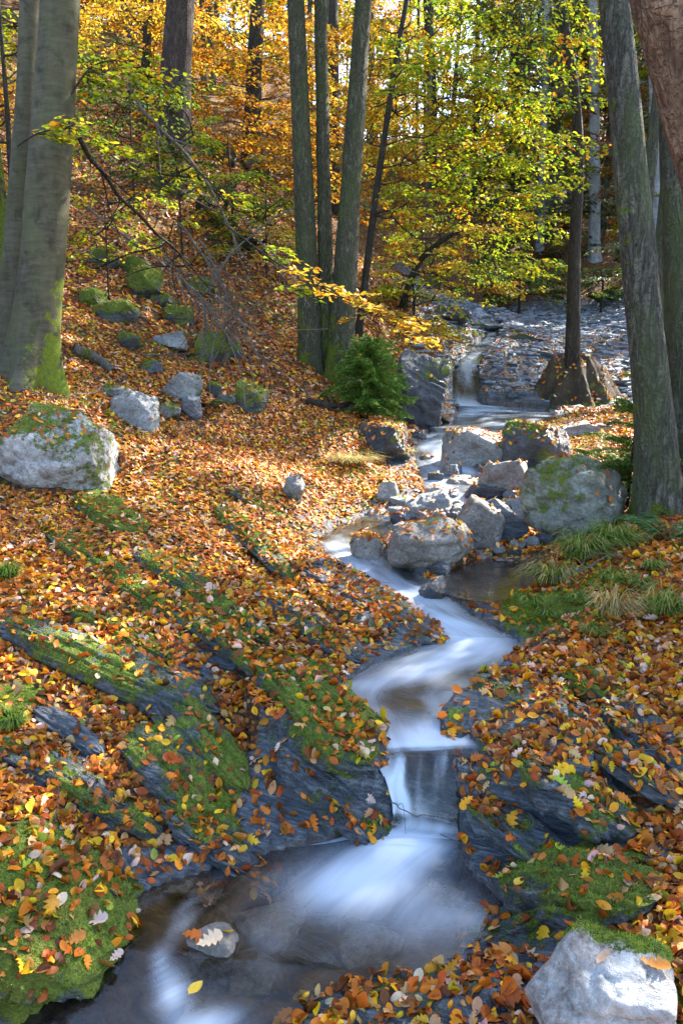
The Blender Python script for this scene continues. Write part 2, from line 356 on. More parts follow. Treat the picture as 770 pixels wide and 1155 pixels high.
# thin out coincident points
keep = []
for i, q in enumerate(pts):
    if all(np.hypot(*(q[:2] - pts[j][:2])) > .05 for j in keep): keep.append(i)
pts = pts[keep]
def kern(a, b):
    d = np.sqrt(((a[:, None, :2] - b[None, :, :2]) ** 2).sum(-1) + .01); return d
A = kern(pts, pts); n_ = len(pts)
Pm = np.c_[np.ones(n_), pts[:, :2]]
MM = np.block([[-A + np.eye(n_) * .012, Pm], [Pm.T, np.zeros((3, 3))]])
sol = np.linalg.solve(MM, np.r_[pts[:, 2], 0, 0, 0])
def zbase(x, y):
    x = np.atleast_1d(np.asarray(x, float)); y = np.atleast_1d(np.asarray(y, float)); out = np.empty(len(x))
    for i in range(0, len(x), 20000):
        q = np.stack([x[i:i + 20000], y[i:i + 20000]], 1)
        out[i:i + 20000] = -kern(q, pts) @ sol[:n_] + np.c_[np.ones(len(q)), q] @ sol[n_:]
    return out

def channel(x, y, L, Rr, zw, spacing):
    """for each point: lateral coordinate 0..1 (nan outside reach), distance outside the shore, water level, section index"""
    L2, R2 = L[:, :2], Rr[:, :2]; e = R2 - L2; el = (e ** 2).sum(1)
    best = np.full(len(x), 1e9); idx = np.zeros(len(x), int); sb = np.zeros(len(x))
    for k in range(len(L2)):
        dx = x - L2[k, 0]; dy = y - L2[k, 1]
        s = (dx * e[k, 0] + dy * e[k, 1]) / el[k]; sc_ = np.clip(s, 0, 1)
        d = np.hypot(dx - sc_ * e[k, 0], dy - sc_ * e[k, 1])
        b = d < best; best[b] = d[b]; idx[b] = k; sb[b] = sc_[b]
    return best, idx, sb

# terrain grid: a fan, finer close by
yr = np.concatenate([np.arange(-5, 1.0, .15), np.arange(1.0, 5.2, .026), np.arange(5.2, 10, .05), np.arange(10, 14.6, .09), np.arange(14.6, 17.2, .035), np.arange(17.2, 18, .1), np.geomspace(18, 190, 90)])
u = np.concatenate([np.linspace(-2.6, -.62, 40)[:-1], np.linspace(-.62, .62, 400), np.linspace(.62, 2.6, 40)[1:]])
rr_ = np.maximum(yr + 3.2, 1.4) * .78
GX = u[None] * rr_[:, None]; GY = np.repeat(yr[:, None], len(u), 1)
gx, gy = GX.ravel(), GY.ravel()
gz = zbase(gx, gy)
fd = np.clip(np.hypot(gx, gy) / 6, .25, 6)
gz = gz + fbm(gx * 1.1, gy * 1.1, 0, 4, 3) * .09 * np.minimum(fd, 3) + fbm(gx * .22, gy * .22, 0, 3, 8) * .22 * np.clip(fd - .8, 0, 3)
near = (gy < 32) & (np.abs(gx) < 14)
best = np.full(len(gx), 9.); idx = np.zeros(len(gx), int); sb = np.zeros(len(gx))
b_, i_, s_ = channel(gx[near], gy[near], DL[::9], DR[::9], zz, 0); best[near] = b_
near = best < .9
b_, i_, s_ = channel(gx[near], gy[near], DL, DR, zz, 0); best[near] = b_; idx[near] = i_; sb[near] = s_
rock = np.zeros(len(gx))
rn = fbm(gx * 1.7, gy * 1.7, 3, 3, 21)
sl = strata(gx, gy, gz)
rock = np.maximum(rock, 1 - sstep(.10, .42, best + rn * .22))
def G(px, py):
    d = np.geomspace(1.2, 160, 700)
    v = (py - CY) / F * d; X = (px - CX) / F * d; Y = d * CP - v * SP; Z = H - d * SP - v * CP
    zt = zbase(X, Y); k = np.argmax(Z < zt)
    if k == 0: k = len(d) - 1
    a, b = Z[k - 1] - zt[k - 1], zt[k] - Z[k]; t = a / (a + b + 1e-9)
    D = d[k - 1] + (d[k] - d[k - 1]) * t
    q = P(px, py, D); q[2] = zbase(q[0], q[1])[0]; return q
for (px, py, r, w) in ((600, 830, .42, .9), (640, 890, .35, .8), (590, 930, .35, .9), (660, 960, .4, .8), (560, 780, .3, .7), (480, 1130, .35, .9), (610, 1070, .3, .9), (360, 790, .35, .7), (330, 870, .35, .6), (230, 740, .3, .55), (430, 690, .4, .75), (60, 1060, .4, .7), (90, 870, .2, .5), (400, 910, .2, 1.), (555, 880, .25, 1.)):
    c = G(px, py); rock = np.maximum(rock, w * (1 - sstep(.5, 1.1, np.hypot(gx - c[0], gy - c[1]) / r)))
# far apron of wet slate above the upper pool
ap = sstep(14.2, 15.6, gy) * (1 - sstep(25, 28, gy)) * sstep(1.6, 2.8, gx + .07 * (gy - 15)) * (1 - sstep(12, 16, gx))
rock = np.maximum(rock, ap * .8)
moss = .30 + .24 * fbm(gx * .9, gy * .9, 7, 3, 31)
for (px, py, r, w) in ((60, 1050, .5, .75), (640, 690, .6, .62), (600, 680, .35, .7), (690, 640, .5, .55), (230, 640, .5, .5), (120, 600, .5, .45), (330, 790, .2, .5), (330, 660, .35, .5), (10, 790, .25, .7), (10, 640, .3, .6), (160, 690, .3, .5), (200, 790, .35, .5), (700, 1120, .35, .6), (660, 990, .25, .5), (590, 1050, .2, .6), (230, 900, .25, .5)):
    c = G(px, py); moss = np.maximum(moss, w * (1 - sstep(.4, 1.1, np.hypot(gx - c[0], gy - c[1]) / r)))
moss *= (1 - .55 * ap)
# bedding relief on the bare rock
gz += rock * sl * np.where(gy < 12, .02, .035)
gz += ap * .025 * (np.round((gz * 2.2 + rn * .5)) - (gz * 2.2 + rn * .5)) + ap * .10 * fbm(gx * 1.8, gy * 1.2, 3, 4, 71)
# hold the water: banks above, bed below
spc = np.linalg.norm(np.gradient((DL + DR)[:, :2] / 2, axis=0), axis=1)
thr = np.maximum(.02, .7 * spc[idx])
inside = best < thr
zw = zz[idx]; dep = DF[idx, 1]
lat = np.clip(1 - np.abs(2 * sb - 1) ** 3, 0, 1)
bedn = fbm(gx * 6, gy * 6, 0, 3, 44)
gz = np.where(inside, zw - np.where(gy > 14.5, .12, np.where((zw > .015) & (zw < .34), .09, 0)) - dep * (.35 + .75 * lat) - .025 * (bedn + .2), gz)
outm = (best >= thr) & (best < .5)
gz = np.where(outm, np.maximum(gz, zw + .012 + .16 * (best - thr) + .02 * np.maximum(0, rn)), gz)
shore = (best >= .02) & (best < .16)
b2, i2, s2 = channel(gx, gy, SL, SR, None, 0)
in2 = (b2 < .02) & (best > .05)
gz = np.where(in2, .545 - .10 * (.4 + .6 * (1 - np.abs(2 * s2 - 1) ** 3)), gz)
gz = np.where((b2 >= .02) & (b2 < .3) & (best > .25), np.maximum(gz, .555 + .1 * b2), gz)
rock = np.where(inside, np.where((zw > .02) & (zw < .338), 1., .8), np.where(in2, .45, rock)); moss = np.where(inside | in2, .15, moss)
m_, n2_ = GX.shape
ii = np.arange(m_ - 1)[:, None] * n2_ + np.arange(n2_ - 1)[None]
GF = np.stack([ii, ii + 1, ii + n2_ + 1, ii + n2_], -1).reshape(-1, 4)
GV = np.stack([gx, gy, gz], 1)
gme = mesh_np('ground', GV, GF)
attr(gme, 'rock', rock); attr(gme, 'moss', moss); attr(gme, 'bed', np.where((inside & ~((zw > .02) & (zw < .338))) | in2, 1., 0.))
g_rock, g_moss, g_in = rock, moss, (inside | in2)
obj('ground', gme, M['ground'], kind='structure', label='leaf strewn forest floor rising on both sides of the stream')

from functools import lru_cache
gbvh = BVHTree.FromPolygons(GV.tolist(), GF.tolist())
def drop(x, y):
    h = gbvh.ray_cast(Vector((x, y, 200)), Vector((0, 0, -1)))
    return h[0].z if h[0] is not None else float(zbase(x, y)[0])
def GT(px, py):
    """ground point seen at a photo position, on the finished terrain"""
    o = Vector((0, 0, H)); d = Vector(P(px, py, 1.)) - o
    h = gbvh.ray_cast(o, d.normalized())
    return np.array(h[0]) if h[0] is not None else G(px, py)

# ------------------------------------------------------------------ water sheets
def water(name, L, Rr, Z, foam, label, nl=34, widen=.07):
    n = len(L); s = np.linspace(-widen, 1 + widen, nl)
    V = L[:, None] + (Rr - L)[:, None] * s[None, :, None]; V[..., 2] = Z[:, None]
    along = np.concatenate([[0], np.cumsum(np.linalg.norm(np.diff((L + Rr) / 2, axis=0), axis=1))])
    wid = np.linalg.norm(Rr - L, axis=1)
    uu = (s[None] - .5) * np.clip(wid, .3, 1.4)[:, None]; vv = np.repeat(along[:, None], nl, 1)
    fm = np.repeat(foam[:, None], nl, 1).copy()
    return V, uu, vv, fm
V, uu, vv, fm = water('stream', DL, DR, zz, DF[:, 0], '')
X, Y = V[..., 0], V[..., 1]
def blob(px, py, z, rx, ry, amt, ang=0):
    global fm
    c = PZ(px, py, z); a = R(ang); dx = X - c[0]; dy = Y - c[1]
    q = np.hypot((dx * math.cos(a) + dy * math.sin(a)) / rx, (-dx * math.sin(a) + dy * math.cos(a)) / ry)
    fm = fm + amt * np.exp(-q ** 2 * 1.4)
# foam collects under the falls and thins over the pools
pool0 = (Y < PZ(400, 955, 0)[1]) & (V[..., 2] < .05)
fm = np.where(pool0, fm * .25, fm)
blob(420, 990, 0, .30, .17, .50, 20); blob(460, 962, 0, .17, .09, .42); blob(375, 1005, 0, .3, .2, .22); blob(480, 1040, 0, .36, .2, .24); blob(205, 1045, -.02, .035, .14, .36, -8); blob(195, 1125, -.05, .07, .10, .5, 20); blob(230, 1160, -.06, .14, .07, .5, 20); blob(180, 1090, -.04, .04, .08, .35, 15); blob(300, 1060, 0, .1, .16, .16, 30)
blob(545, 1040, 0, .12, .08, .25)
fm = fm + np.where(pool0, .0, .42) * fbm(uu * 4.2, vv * 2.2, 0, 3, 61) * (fm > .2)
fm = np.where((zz > .36)[:, None], fm * .82, fm)
lat_ = np.abs(np.linspace(-1.14, 1.14, V.shape[1]))[None]
fm = fm * np.clip(1.25 - .55 * lat_ ** 2, .3, 1.1)
bw = vn(uu * 7, vv * 3, 0, 5) * .006 + .03 * np.exp(-(np.hypot(X - PZ(440, 975, 0)[0], Y - PZ(440, 975, 0)[1]) / .28) ** 2)
rap = np.clip((DF[:, 0] - .4) * 2, 0, 1)[:, None]
bw = bw + rap * .015 * vn(uu * 6, vv * 2.2, 3, 9)
V[..., 2] += bw
fz = sstep(.06, .12, zz) * (1 - sstep(.30, .335, zz)) 
fm = fm + fz[:, None] * .95 * np.clip(1 - 1.9 * np.abs(vn(uu * 15 + .5 * vn(uu * 4, vv * 3, 1, 5), vv * 1.3, 1, 12)), 0, 1) ** 2 * np.clip(.75 + 1.2 * vn(uu * 6, vv * 1.6, 3, 2), .1, 1)
fm = fm + fz[:, None] * np.clip(.20 + .55 * vn(uu * 26, vv * 2.2, 6, 7) + .35 * vn(uu * 9, vv * 1.4, 8, 4), 0, 1)
fm = fm + (.30 * np.exp(-((zz - .05) / .035) ** 2))[:, None] * (1 + .8 * vn(uu * 14, vv * 1.5, 2, 8))
fm = fm + .16 * (fz * 0 + np.exp(-((zz - .06) / .05) ** 2))[:, None] * np.clip(vn(uu * 16, vv * 1.2, 5, 3), 0, 1)
n, nl = fm.shape
ii = np.arange(n - 1)[:, None] * nl + np.arange(nl - 1)[None]
WF = np.stack([ii, ii + 1, ii + nl + 1, ii + nl], -1).reshape(-1, 4)
wme = mesh_np('stream', V.reshape(-1, 3), WF)
attr(wme, 'foam', np.clip(fm, 0, 1).ravel())
def setuv(me, U, Vv):
    uvl = me.uv_layers.new(name='flow'); li = np.empty(len(me.loops), dtype=np.int32); me.loops.foreach_get('vertex_index', li)
    uvl.data.foreach_set('uv', np.stack([U.ravel()[li], Vv.ravel()[li]], 1).astype(np.float32).ravel())
setuv(wme, uu, vv)
obj('stream', wme, M['water'], kind='structure', label='silky blue white stream running down in pools and small falls')
V, uu, vv, fm = water('pool', SL, SR, np.full(24, .545), np.full(24, .06), '', 16, .15)
nl = 16; ii = np.arange(23)[:, None] * nl + np.arange(nl - 1)[None]
pme = mesh_np('still_pool', V.reshape(-1, 3), np.stack([ii, ii + 1, ii + nl + 1, ii + nl], -1).reshape(-1, 4)); attr(pme, 'foam', fm.ravel()); setuv(pme, uu, vv)
obj('still_pool', pme, M['water'], kind='structure', label='brown still side pool below the boulders')

# ------------------------------------------------------------------ rocks and ledges
ICO = {}
def ico(n):
    if n not in ICO:
        import bmesh
        bm = bmesh.new(); bmesh.ops.create_icosphere(bm, subdivisions=n, radius=1)
        ICO[n] = (np.array([v.co[:] for v in bm.verts]), np.array([[v.index for v in f.verts] for f in bm.faces])); bm.free()
    return ICO[n]
SURF = []          # (verts, faces, leaf probability, moss values)
def register(V, Fc, prob, ms=None): SURF.append((np.asarray(V), np.asarray(Fc), prob, ms))

def rock_at(center, dims, seed, mat, label, moss_=.3, rot=0., tilt=(0, 0), cuts=14, sub=5, rough=.05, leafp=.25, name='boulder', cat='boulder', group=None, sharp=34., bed=False, capm=0., taper=0.):
    rg = np.random.default_rng(seed)
    D, Fc = ico(sub)
    N = rg.normal(size=(cuts, 3)); N /= np.linalg.norm(N, axis=1)[:, None]
    N = np.r_[N, [[0, 0, 1], [0, 0, -1], [1, 0, 0], [-1, 0, 0], [0, 1, 0], [0, -1, 0]] + rg.normal(size=(6, 3)) * .22]; N /= np.linalg.norm(N, axis=1)[:, None]
    off = np.r_[rg.uniform(.60, .92, cuts), rg.uniform(.66, .88, 6)]
    q = np.maximum(D @ N.T, 1e-3) / off
    r = 1 / ((q ** sharp).sum(1) ** (1 / sharp))
    V = D * r[:, None]
    ext = (V.max(0) - V.min(0)) / 2; V = (V - (V.max(0) + V.min(0)) / 2) / ext
    V = V * np.asarray(dims) / 2
    if taper: V[:, :2] *= (1 - taper * V[:, 2:3] / (dims[2] / 2))
    s = max(dims)
    f = 2.2 / s
    nn = D
    V = V + nn * (fbm(V[:, 0] * f + seed, V[:, 1] * f, V[:, 2] * f, 5, seed) * rough * s * 1.3)[:, None]
    rd = 1 - np.abs(fbm(V[:, 0] * f * 1.3 + seed, V[:, 1] * f * 1.3, V[:, 2] * f * 2.2, 4, seed + 40, .55)) * 2.2
    V = V - nn * (np.clip(rd, 0, 1) ** 3 * rough * s * .7)[:, None]
    ca, sa = math.cos(tilt[0]), math.sin(tilt[0]); V = V @ np.array([[1, 0, 0], [0, ca, -sa], [0, sa, ca]]).T
    ca, sa = math.cos(tilt[1]), math.sin(tilt[1]); V = V @ np.array([[ca, 0, sa], [0, 1, 0], [-sa, 0, ca]]).T
    ca, sa = math.cos(rot), math.sin(rot); V = V @ np.array([[ca, -sa, 0], [sa, ca, 0], [0, 0, 1]]).T
    Vw = V + center
    if bed: 
        d = strata(Vw[:, 0], Vw[:, 1], Vw[:, 2], 22, seed) * .035 * s; V = V + nn * d[:, None]; Vw = V + center
    up = D[:, 2]
    ms = moss_ * (.62 + .42 * np.clip(up + .25, 0, 1)) + .24 * fbm(Vw[:, 0] * 3, Vw[:, 1] * 3, Vw[:, 2] * 3, 3, seed)
    if capm: ms = ms + capm * sstep(.35, .75, .62 * up + .62 * D[:, 1] + .25 * D[:, 0] + .3 * fbm(Vw[:, 0] * 5, Vw[:, 1] * 5, Vw[:, 2] * 5, 2, 3))
    me = mesh_np(name, V, Fc); attr(me, 'moss', ms)
    o = obj(name, me, mat, None, label, cat, group); o.location = center
    register(Vw, Fc, leafp, ms)
    return o
def rock(px, pyb, w, h, seed, mat, label, dr=.8, sink=.22, **kw):
    b = GT(px, pyb); d = depth_of(b); k = d / F
    W, Hh = w * k, h * k; Dp = W * dr
    tot = Hh * (1 + sink)
    c = np.array([b[0], b[1] + Dp * .42, b[2] + Hh - tot / 2])
    return rock_at(c, (W, Dp, tot), seed, M[mat], label, **kw)

def ledge(a, b, width, height, seed, label, moss_=.35, mat='slate', leafp=.5, tiltside=.0, name='slate_ledge', cat='rock ledge', amp=1., lift=0., pw=.6):
    A_, B_ = GT(*a), GT(*b); rg = np.random.default_rng(seed); A_, B_ = A_ - (B_ - A_) * .14, B_ + (B_ - A_) * .06
    width *= 1.3; height *= .66; moss_ += .05; leafp = min(.8, leafp * 1.1)
    L = np.linalg.norm(B_ - A_); e1 = (B_ - A_) / L
    e2 = np.cross([0, 0, 1.], e1); e2 /= np.linalg.norm(e2); e3 = np.cross(e1, e2)
    nu, nv = int(np.clip(L / .012, 70, 190)), 84
    t = np.linspace(-1, 1, nu)[:, None]; th = np.linspace(0, 2 * np.pi, nv, endpoint=False)[None]
    cy = np.sign(np.cos(th)) * np.abs(np.cos(th)) ** .8; cz = np.where(np.sin(th) > 0, np.abs(np.sin(th)) ** pw, -np.abs(np.sin(th)) ** .8)
    env = np.clip(1 - np.abs(t) ** 3.2, 0, 1) ** .55
    edge = 1 + .22 * fbm(t * 3 + seed, 0 * th, 0 * th + seed, 3, seed)
    x = t * L / 2 * (1 + .10 * fbm(cy * 5, cz * 5, seed, 3, seed + 2)) 
    y = cy * width / 2 * env * edge + .05 * width * fbm(t * 4, th * 0, 1, 3, seed + 4)
    z = cz * height * (.25 + .75 * env) * (1 + .35 * fbm(t * 2.2, cy * 1.5, 2, 3, seed + 6)) + tiltside * cy * height
    V = A_[None, None] * .5 + B_[None, None] * .5 + x[..., None] * e1 + y[..., None] * e2 + z[..., None] * np.array([0, 0, 1.]) + np.array([0, 0, lift])
    n = cy[..., None] * e2 + np.clip(cz, -.3, 1)[..., None] * np.array([0, 0, 1.]) + 0 * t[..., None]
    st = fbm(x * 1.2 + seed, y * 24 + z * 17 + .6 * fbm(x * 2, y * 2, z, 2, seed), z * 0, 4, seed + 8, .62)
    saw = (y * 21 + z * 24 + .8 * fbm(x * 1.6, y * 3, z, 2, seed + 9)); saw = saw - np.floor(saw)
    V = V + n * ((st * .042 + (saw - .5) * .018) * amp * env)[..., None]
    V = V.reshape(-1, 3)
    i = np.arange(nu - 1)[:, None] * nv; k = np.arange(nv)[None]; k2 = (k + 1) % nv
    Fc = np.stack([i + k, i + k2, i + nv + k2, i + nv + k], -1).reshape(-1, 4)
    up = np.broadcast_to(cz, (nu, nv)).ravel()
    ms = .06 + moss_ * (.62 + .5 * np.clip(up, 0, 1)) + .28 * fbm(V[:, 0] * 3.2, V[:, 1] * 3.2, V[:, 2] * 3.2, 3, seed)
    o_ = V.mean(0); me = mesh_np(name, V - o_, Fc); attr(me, 'moss', ms)
    o = obj(name, me, M[mat], None, label, cat); o.location = o_
    register(V, Fc, leafp, ms)
    return o

# boulders in the stream
BG = 'boulders lying in the stream bed'
rock(489, 645, 106, 54, 206, 'brownrock', 'wide grey brown boulder standing at the edge of the brown still pool', moss_=.24, group=BG, leafp=.12, sharp=14., cuts=20)
rock(413, 637, 38, 38, 8, 'brownrock', 'small rusty brown stone with leaves on top beside the white rapid', moss_=.2, group=BG, leafp=.9)
rock(486, 585, 58, 31, 5, 'boulder', 'pale wedge shaped grey boulder behind the wide brown boulder', moss_=.1, group=BG, leafp=.05)
rock(455, 591, 38, 19, 12, 'boulder', 'low rounded pale grey stone beside the quiet brown inlet', moss_=.05, group=BG, leafp=.1)
rock(438, 567, 26, 25, 15, 'boulder', 'small square grey block at the foot of the leafy bank', moss_=.05, group=BG, leafp=.05)
rock(452, 574, 28, 15, 19, 'boulder', 'small greenish grey stone next to the square grey block', moss_=.3, group=BG, leafp=.1)
rock(452, 603, 20, 14, 22, 'boulder', 'small pale stone among leaves above the wide brown boulder', moss_=.1, group=BG)
rock(543, 620, 60, 50, 27, 'brownrock', 'tilted pinkish brown slab leaning beside the wide brown boulder', moss_=.08, tilt=(0, .5), group=BG, leafp=.05)
rock(566, 611, 54, 40, 31, 'bluerock', 'blue grey slate slab leaning against the pinkish brown slab', moss_=.05, tilt=(0, .55), group=BG, leafp=.03)
rock(533, 622, 36, 18, 35, 'boulder', 'flat pale green stone tucked under the pinkish brown slab', moss_=.25, group=BG)
rock(545, 638, 24, 15, 37, 'boulder', 'small pale angular stone at the rim of the brown still pool', moss_=.05, group=BG)
rock(552, 569, 52, 20, 40, 'darkrock', 'wet dark blue stone lying flat in the narrow upper rapid', moss_=.05, group=BG, leafp=.02)
rock(524, 553, 42, 15, 43, 'brownrock', 'oblong brown block lying across the narrow upper rapid', moss_=.05, group=BG, leafp=.05)
rock(510, 543, 27, 19, 46, 'bluerock', 'small grey pyramid stone above the oblong brown block', moss_=.05, group=BG, leafp=.05)
rock(491, 547, 18, 13, 47, 'darkrock', 'small black wet stone next to the grey pyramid stone', moss_=.1, group=BG)
rock(536, 529, 76, 45, 52, 'boulder', 'broad pale boulder with leaves on its top at the outlet of the upper pool', moss_=.25, group=BG, leafp=.45)
rock(609, 526, 80, 52, 55, 'darkrock', 'broad dark mossy boulder at the outlet of the upper pool', moss_=.42, group=BG, leafp=.35)
rock(573, 557, 62, 38, 58, 'brownrock', 'dark footed brown boulder below the dark mossy boulder', moss_=.15, group=BG, leafp=.08)
rock(597, 594, 42, 34, 61, 'boulder', 'rounded grey green boulder beside the largest mossy boulder', moss_=.28, group=BG, leafp=.05)
rock(657, 606, 134, 90, 66, 'greenrock', 'largest boulder, greenish grey and cracked, beside the oak trunk', moss_=.36, group=BG, leafp=.06, cuts=26, sub=6, sharp=13., rough=.08)
rock(700, 562, 56, 38, 69, 'bluerock', 'layered grey slab between the largest boulder and the oak trunk', moss_=.3, group=BG, leafp=.2, bed=True)
rock(493, 685, 36, 29, 71, 'darkrock', 'tilted dark slate stone standing in the white cascade', moss_=.12, tilt=(0, -.5), group=BG, leafp=.02, bed=True)
rock(497, 652, 26, 18, 74, 'darkrock', 'small dark stone in front of the wide brown boulder', moss_=.15, group=BG, leafp=.05)
rock(660, 492, 58, 16, 77, 'brownrock', 'flat tan slab beside the fern at the upper pool', moss_=.1, group=BG, leafp=.2)
rock(473, 497, 17, 12, 79, 'darkrock', 'dark stone in the narrow rapid under the cliff', moss_=.1, group=BG)
rock(497, 492, 24, 11, 81, 'boulder', 'grey cobble where the upper pool spills over', moss_=.1, group=BG, leafp=.2)
rock(485, 522, 22, 9, 83, 'brownrock', 'brown stone splitting the narrow upper rapid', moss_=.05, group=BG)
rock(620, 612, 22, 14, 85, 'bluerock', 'small blue grey stone at the foot of the largest boulder', moss_=.05, group=BG)
rock(584, 622, 20, 12, 87, 'boulder', 'pale cobble among leaves above the brown still pool', moss_=.05, group=BG, leafp=.3)
rock(565, 640, 40, 9, 89, 'boulder', 'thin flat pale stone at the water line of the brown still pool', moss_=.02, group=BG, leafp=.3)
rock(476, 612, 26, 14, 90, 'boulder', 'leaf covered grey stone on top of the bar behind the wide brown boulder', moss_=.1, group=BG, leafp=.8)
rock(520, 596, 20, 13, 92, 'brownrock', 'small brown stone wedged between pale wedge and pinkish slab', moss_=.05, group=BG, leafp=.3)
rock(600, 575, 18, 12, 95, 'darkrock', 'small dark stone wedged below the dark footed brown boulder', moss_=.05, group=BG)
rc_ = np.random.default_rng(5)
for k in range(70):
    px, py = rc_.uniform(415, 600), rc_.uniform(560, 640)
    if py > 600 + (px - 430) * .2 or py < 600 - (px - 405) * .62: continue
    w_ = rc_.uniform(10, 24)
    rock(px, py, w_, w_ * rc_.uniform(.5, .8), 500 + k, ('boulder', 'brownrock', 'bluerock', 'darkrock')[k % 4], 'small angular stone wedged among the boulders of the stream bar', moss_=.08, sub=3, group='small stones of the boulder bar', leafp=.3, name='cobble', cat='stone', tilt=(rc_.normal(0, .3), rc_.normal(0, .3)))
# in the front pool
for px, py, w_, h_, sd_, mt_, lb_ in ((300, 1075, 90, 22, 601, 'brownrock', 'rust brown stone under the clear water of the front pool'), (280, 1120, 80, 20, 602, 'brownrock', 'dark red brown stone on the bed near the cascade'), (420, 1090, 80, 16, 603, 'brownrock', 'brown stone under the water near the blue shelf'), (190, 1010, 60, 14, 604, 'brownrock', 'flat brown stone under water by the pool head'), (320, 1020, 70, 16, 605, 'brownrock', 'reddish slab under water beside the dark rib')):
    rock(px, py, w_, h_, sd_, mt_, lb_, moss_=.05, leafp=0., name='stone', cat='stone', sink=.8)
rock(352, 1092, 72, 20, 101, 'slate', 'dark wet slate rib just breaking the surface of the front pool', moss_=.3, dr=.6, leafp=0., bed=True, name='stone', cat='stone')
rock(236, 1120, 60, 52, 104, 'brownrock', 'brown wet stone dividing the front cascade with pale dry leaves on it', moss_=.25, dr=1.1, leafp=.05, name='stone', cat='stone')
rock(225, 1022, 48, 14, 107, 'brownrock', 'small brown stone carrying dry leaves at the pool edge under the mossy ledge', moss_=.1, leafp=.5, name='stone', cat='stone')
rock(372, 1050, 36, 8, 109, 'boulder', 'pale flat stone barely covered by the front pool', moss_=.02, leafp=0., name='stone', cat='stone')
# on the slopes
rock(50, 553, 128, 94, 120, 'quartz', 'big white blocky boulder with green moss on its face below the beech', moss_=.50, dr=.75, sub=6, sharp=40., cuts=9, leafp=.12)
rock(147, 480, 58, 42, 123, 'boulder', 'faceted grey boulder uphill of the big white boulder', moss_=.12, leafp=.05)
HG = 'mossy rocks on the leafy hillside'
for (px, py, w, h, s, mt, ms, lab) in ((161, 336, 42, 36, 130, 'darkrock', .75, 'round mossy rock highest on the hillside above the grey slab'), (128, 362, 50, 26, 133, 'darkrock', .7, 'long low mossy rock between the beech trunk and the round mossy rock'),
        (236, 409, 44, 36, 136, 'darkrock', .72, 'wide dark mossy rock in the middle of the hillside'), (283, 466, 38, 38, 139, 'darkrock', .6, 'blocky mossy rock standing nearest the clump of three stems'),
        (206, 452, 48, 32, 142, 'boulder', .25, 'tan grey rock just uphill of the faceted grey boulder'), (188, 392, 42, 20, 145, 'boulder', .2, 'flat grey slab among moss above the tan grey rock'),
        (128, 450, 34, 16, 148, 'boulder', .6, 'low moss capped rock beside the beech roots'), (329, 562, 30, 26, 151, 'boulder', .15, 'lone pale rock poking through leaves near the bank edge'),
        (215, 472, 24, 26, 154, 'bluerock', .2, 'small upright blue grey rock beside the tan grey rock'), (100, 345, 34, 20, 157, 'darkrock', .75, 'small mossy rock close behind the beech trunk'),
        (200, 365, 36, 22, 160, 'darkrock', .7, 'low mossy rock right above the flat grey slab'), (112, 300, 40, 20, 163, 'darkrock', .75, 'small moss hump behind the beech at the top of the rock field'),
        (250, 185, 34, 26, 166, 'darkrock', .75, 'mossy rock on the slope beside the pine trunk'), (285, 195, 40, 24, 169, 'darkrock', .75, 'mossy rock further along the slope from the pine'),
        (240, 445, 22, 14, 172, 'darkrock', .65, 'small green mossy stone between tan rock and blocky rock'), (190, 472, 30, 16, 175, 'boulder', .5, 'half buried mossy stone between faceted boulder and upright rock'), (150, 310, 36, 20, 178, 'darkrock', .75, 'mossy rock behind the round mossy rock'), (180, 345, 26, 16, 179, 'darkrock', .7, 'small mossy rock beside the round mossy rock'), (140, 395, 34, 20, 181, 'darkrock', .65, 'dark mossy rock below the long low mossy rock'), (262, 405, 26, 18, 182, 'darkrock', .65, 'mossy rock beside the wide dark mossy rock'), (170, 420, 24, 14, 184, 'darkrock', .6, 'small mossy rock below the flat grey slab'), (225, 330, 34, 18, 185, 'darkrock', .7, 'mossy hump under the dry twigs'), (255, 455, 22, 10, 176, 'bluerock', .4, 'thin slate chip downhill of the wide mossy rock')):
    rock(px, py, w, h, s, mt, lab, moss_=ms, group=HG, leafp=.12, name='hillside_rock', cat='rock')
rock(704, 1216, 186, 122, 195, 'quartz', 'white quartz boulder with a bright moss cap beside the front pool', capm=.6, moss_=.12, dr=.85, sub=6, leafp=.03, cuts=16, sharp=22.)
rock(726, 1215, 82, 46, 183, 'quartz', 'small white quartz block in front of the moss capped white boulder', moss_=.1, leafp=.1)
rock(617, 1026, 14, 15, 186, 'bluerock', 'small flat grey slate chip lying on the mossy rib by the pool', moss_=0., sub=3, leafp=0., name='slate_chip', cat='stone', dr=.5)

# slate ledges
ledge((30, 716), (232, 800), .26, .13, 201, 'long blue slate ledge with torn lower face above the mossy front slope', .36, leafp=.12)
ledge((150, 748), (268, 880), .20, .10, 204, 'ridge of slate running down from the long blue ledge', .4, leafp=.2)
ledge((160, 836), (232, 905), .22, .10, 207, 'smooth moss edged slab above the leaves at the front pool', .45, leafp=.2)
ledge((318, 758), (408, 858), .34, .17, 210, 'thick block of slate with a mossy end beside the middle pool', .46, leafp=.3)
ledge((335, 850), (448, 945), .30, .12, 213, 'wet slate apron dropping to the foot of the lower fall', .3, leafp=.22)
ledge((170, 630), (290, 716), .20, .09, 216, 'pale slate rib with moss stripes in the leaf covered slope', .46, leafp=.25)
ledge((308, 672), (398, 742), .24, .09, 219, 'blue slate slab just uphill of the middle pool', .34, leafp=.35)
ledge((352, 640), (486, 722), .36, .10, 222, 'dark wet slab sloping into the cascade', .2, leafp=.45)
ledge((48, 806), (112, 850), .09, .06, 225, 'short grey splinter of slate sticking out of the leaves', .1, leafp=.05)
ledge((60, 862), (118, 905), .12, .07, 228, 'stack of black slate splinters at the front slope', .2, leafp=.1)
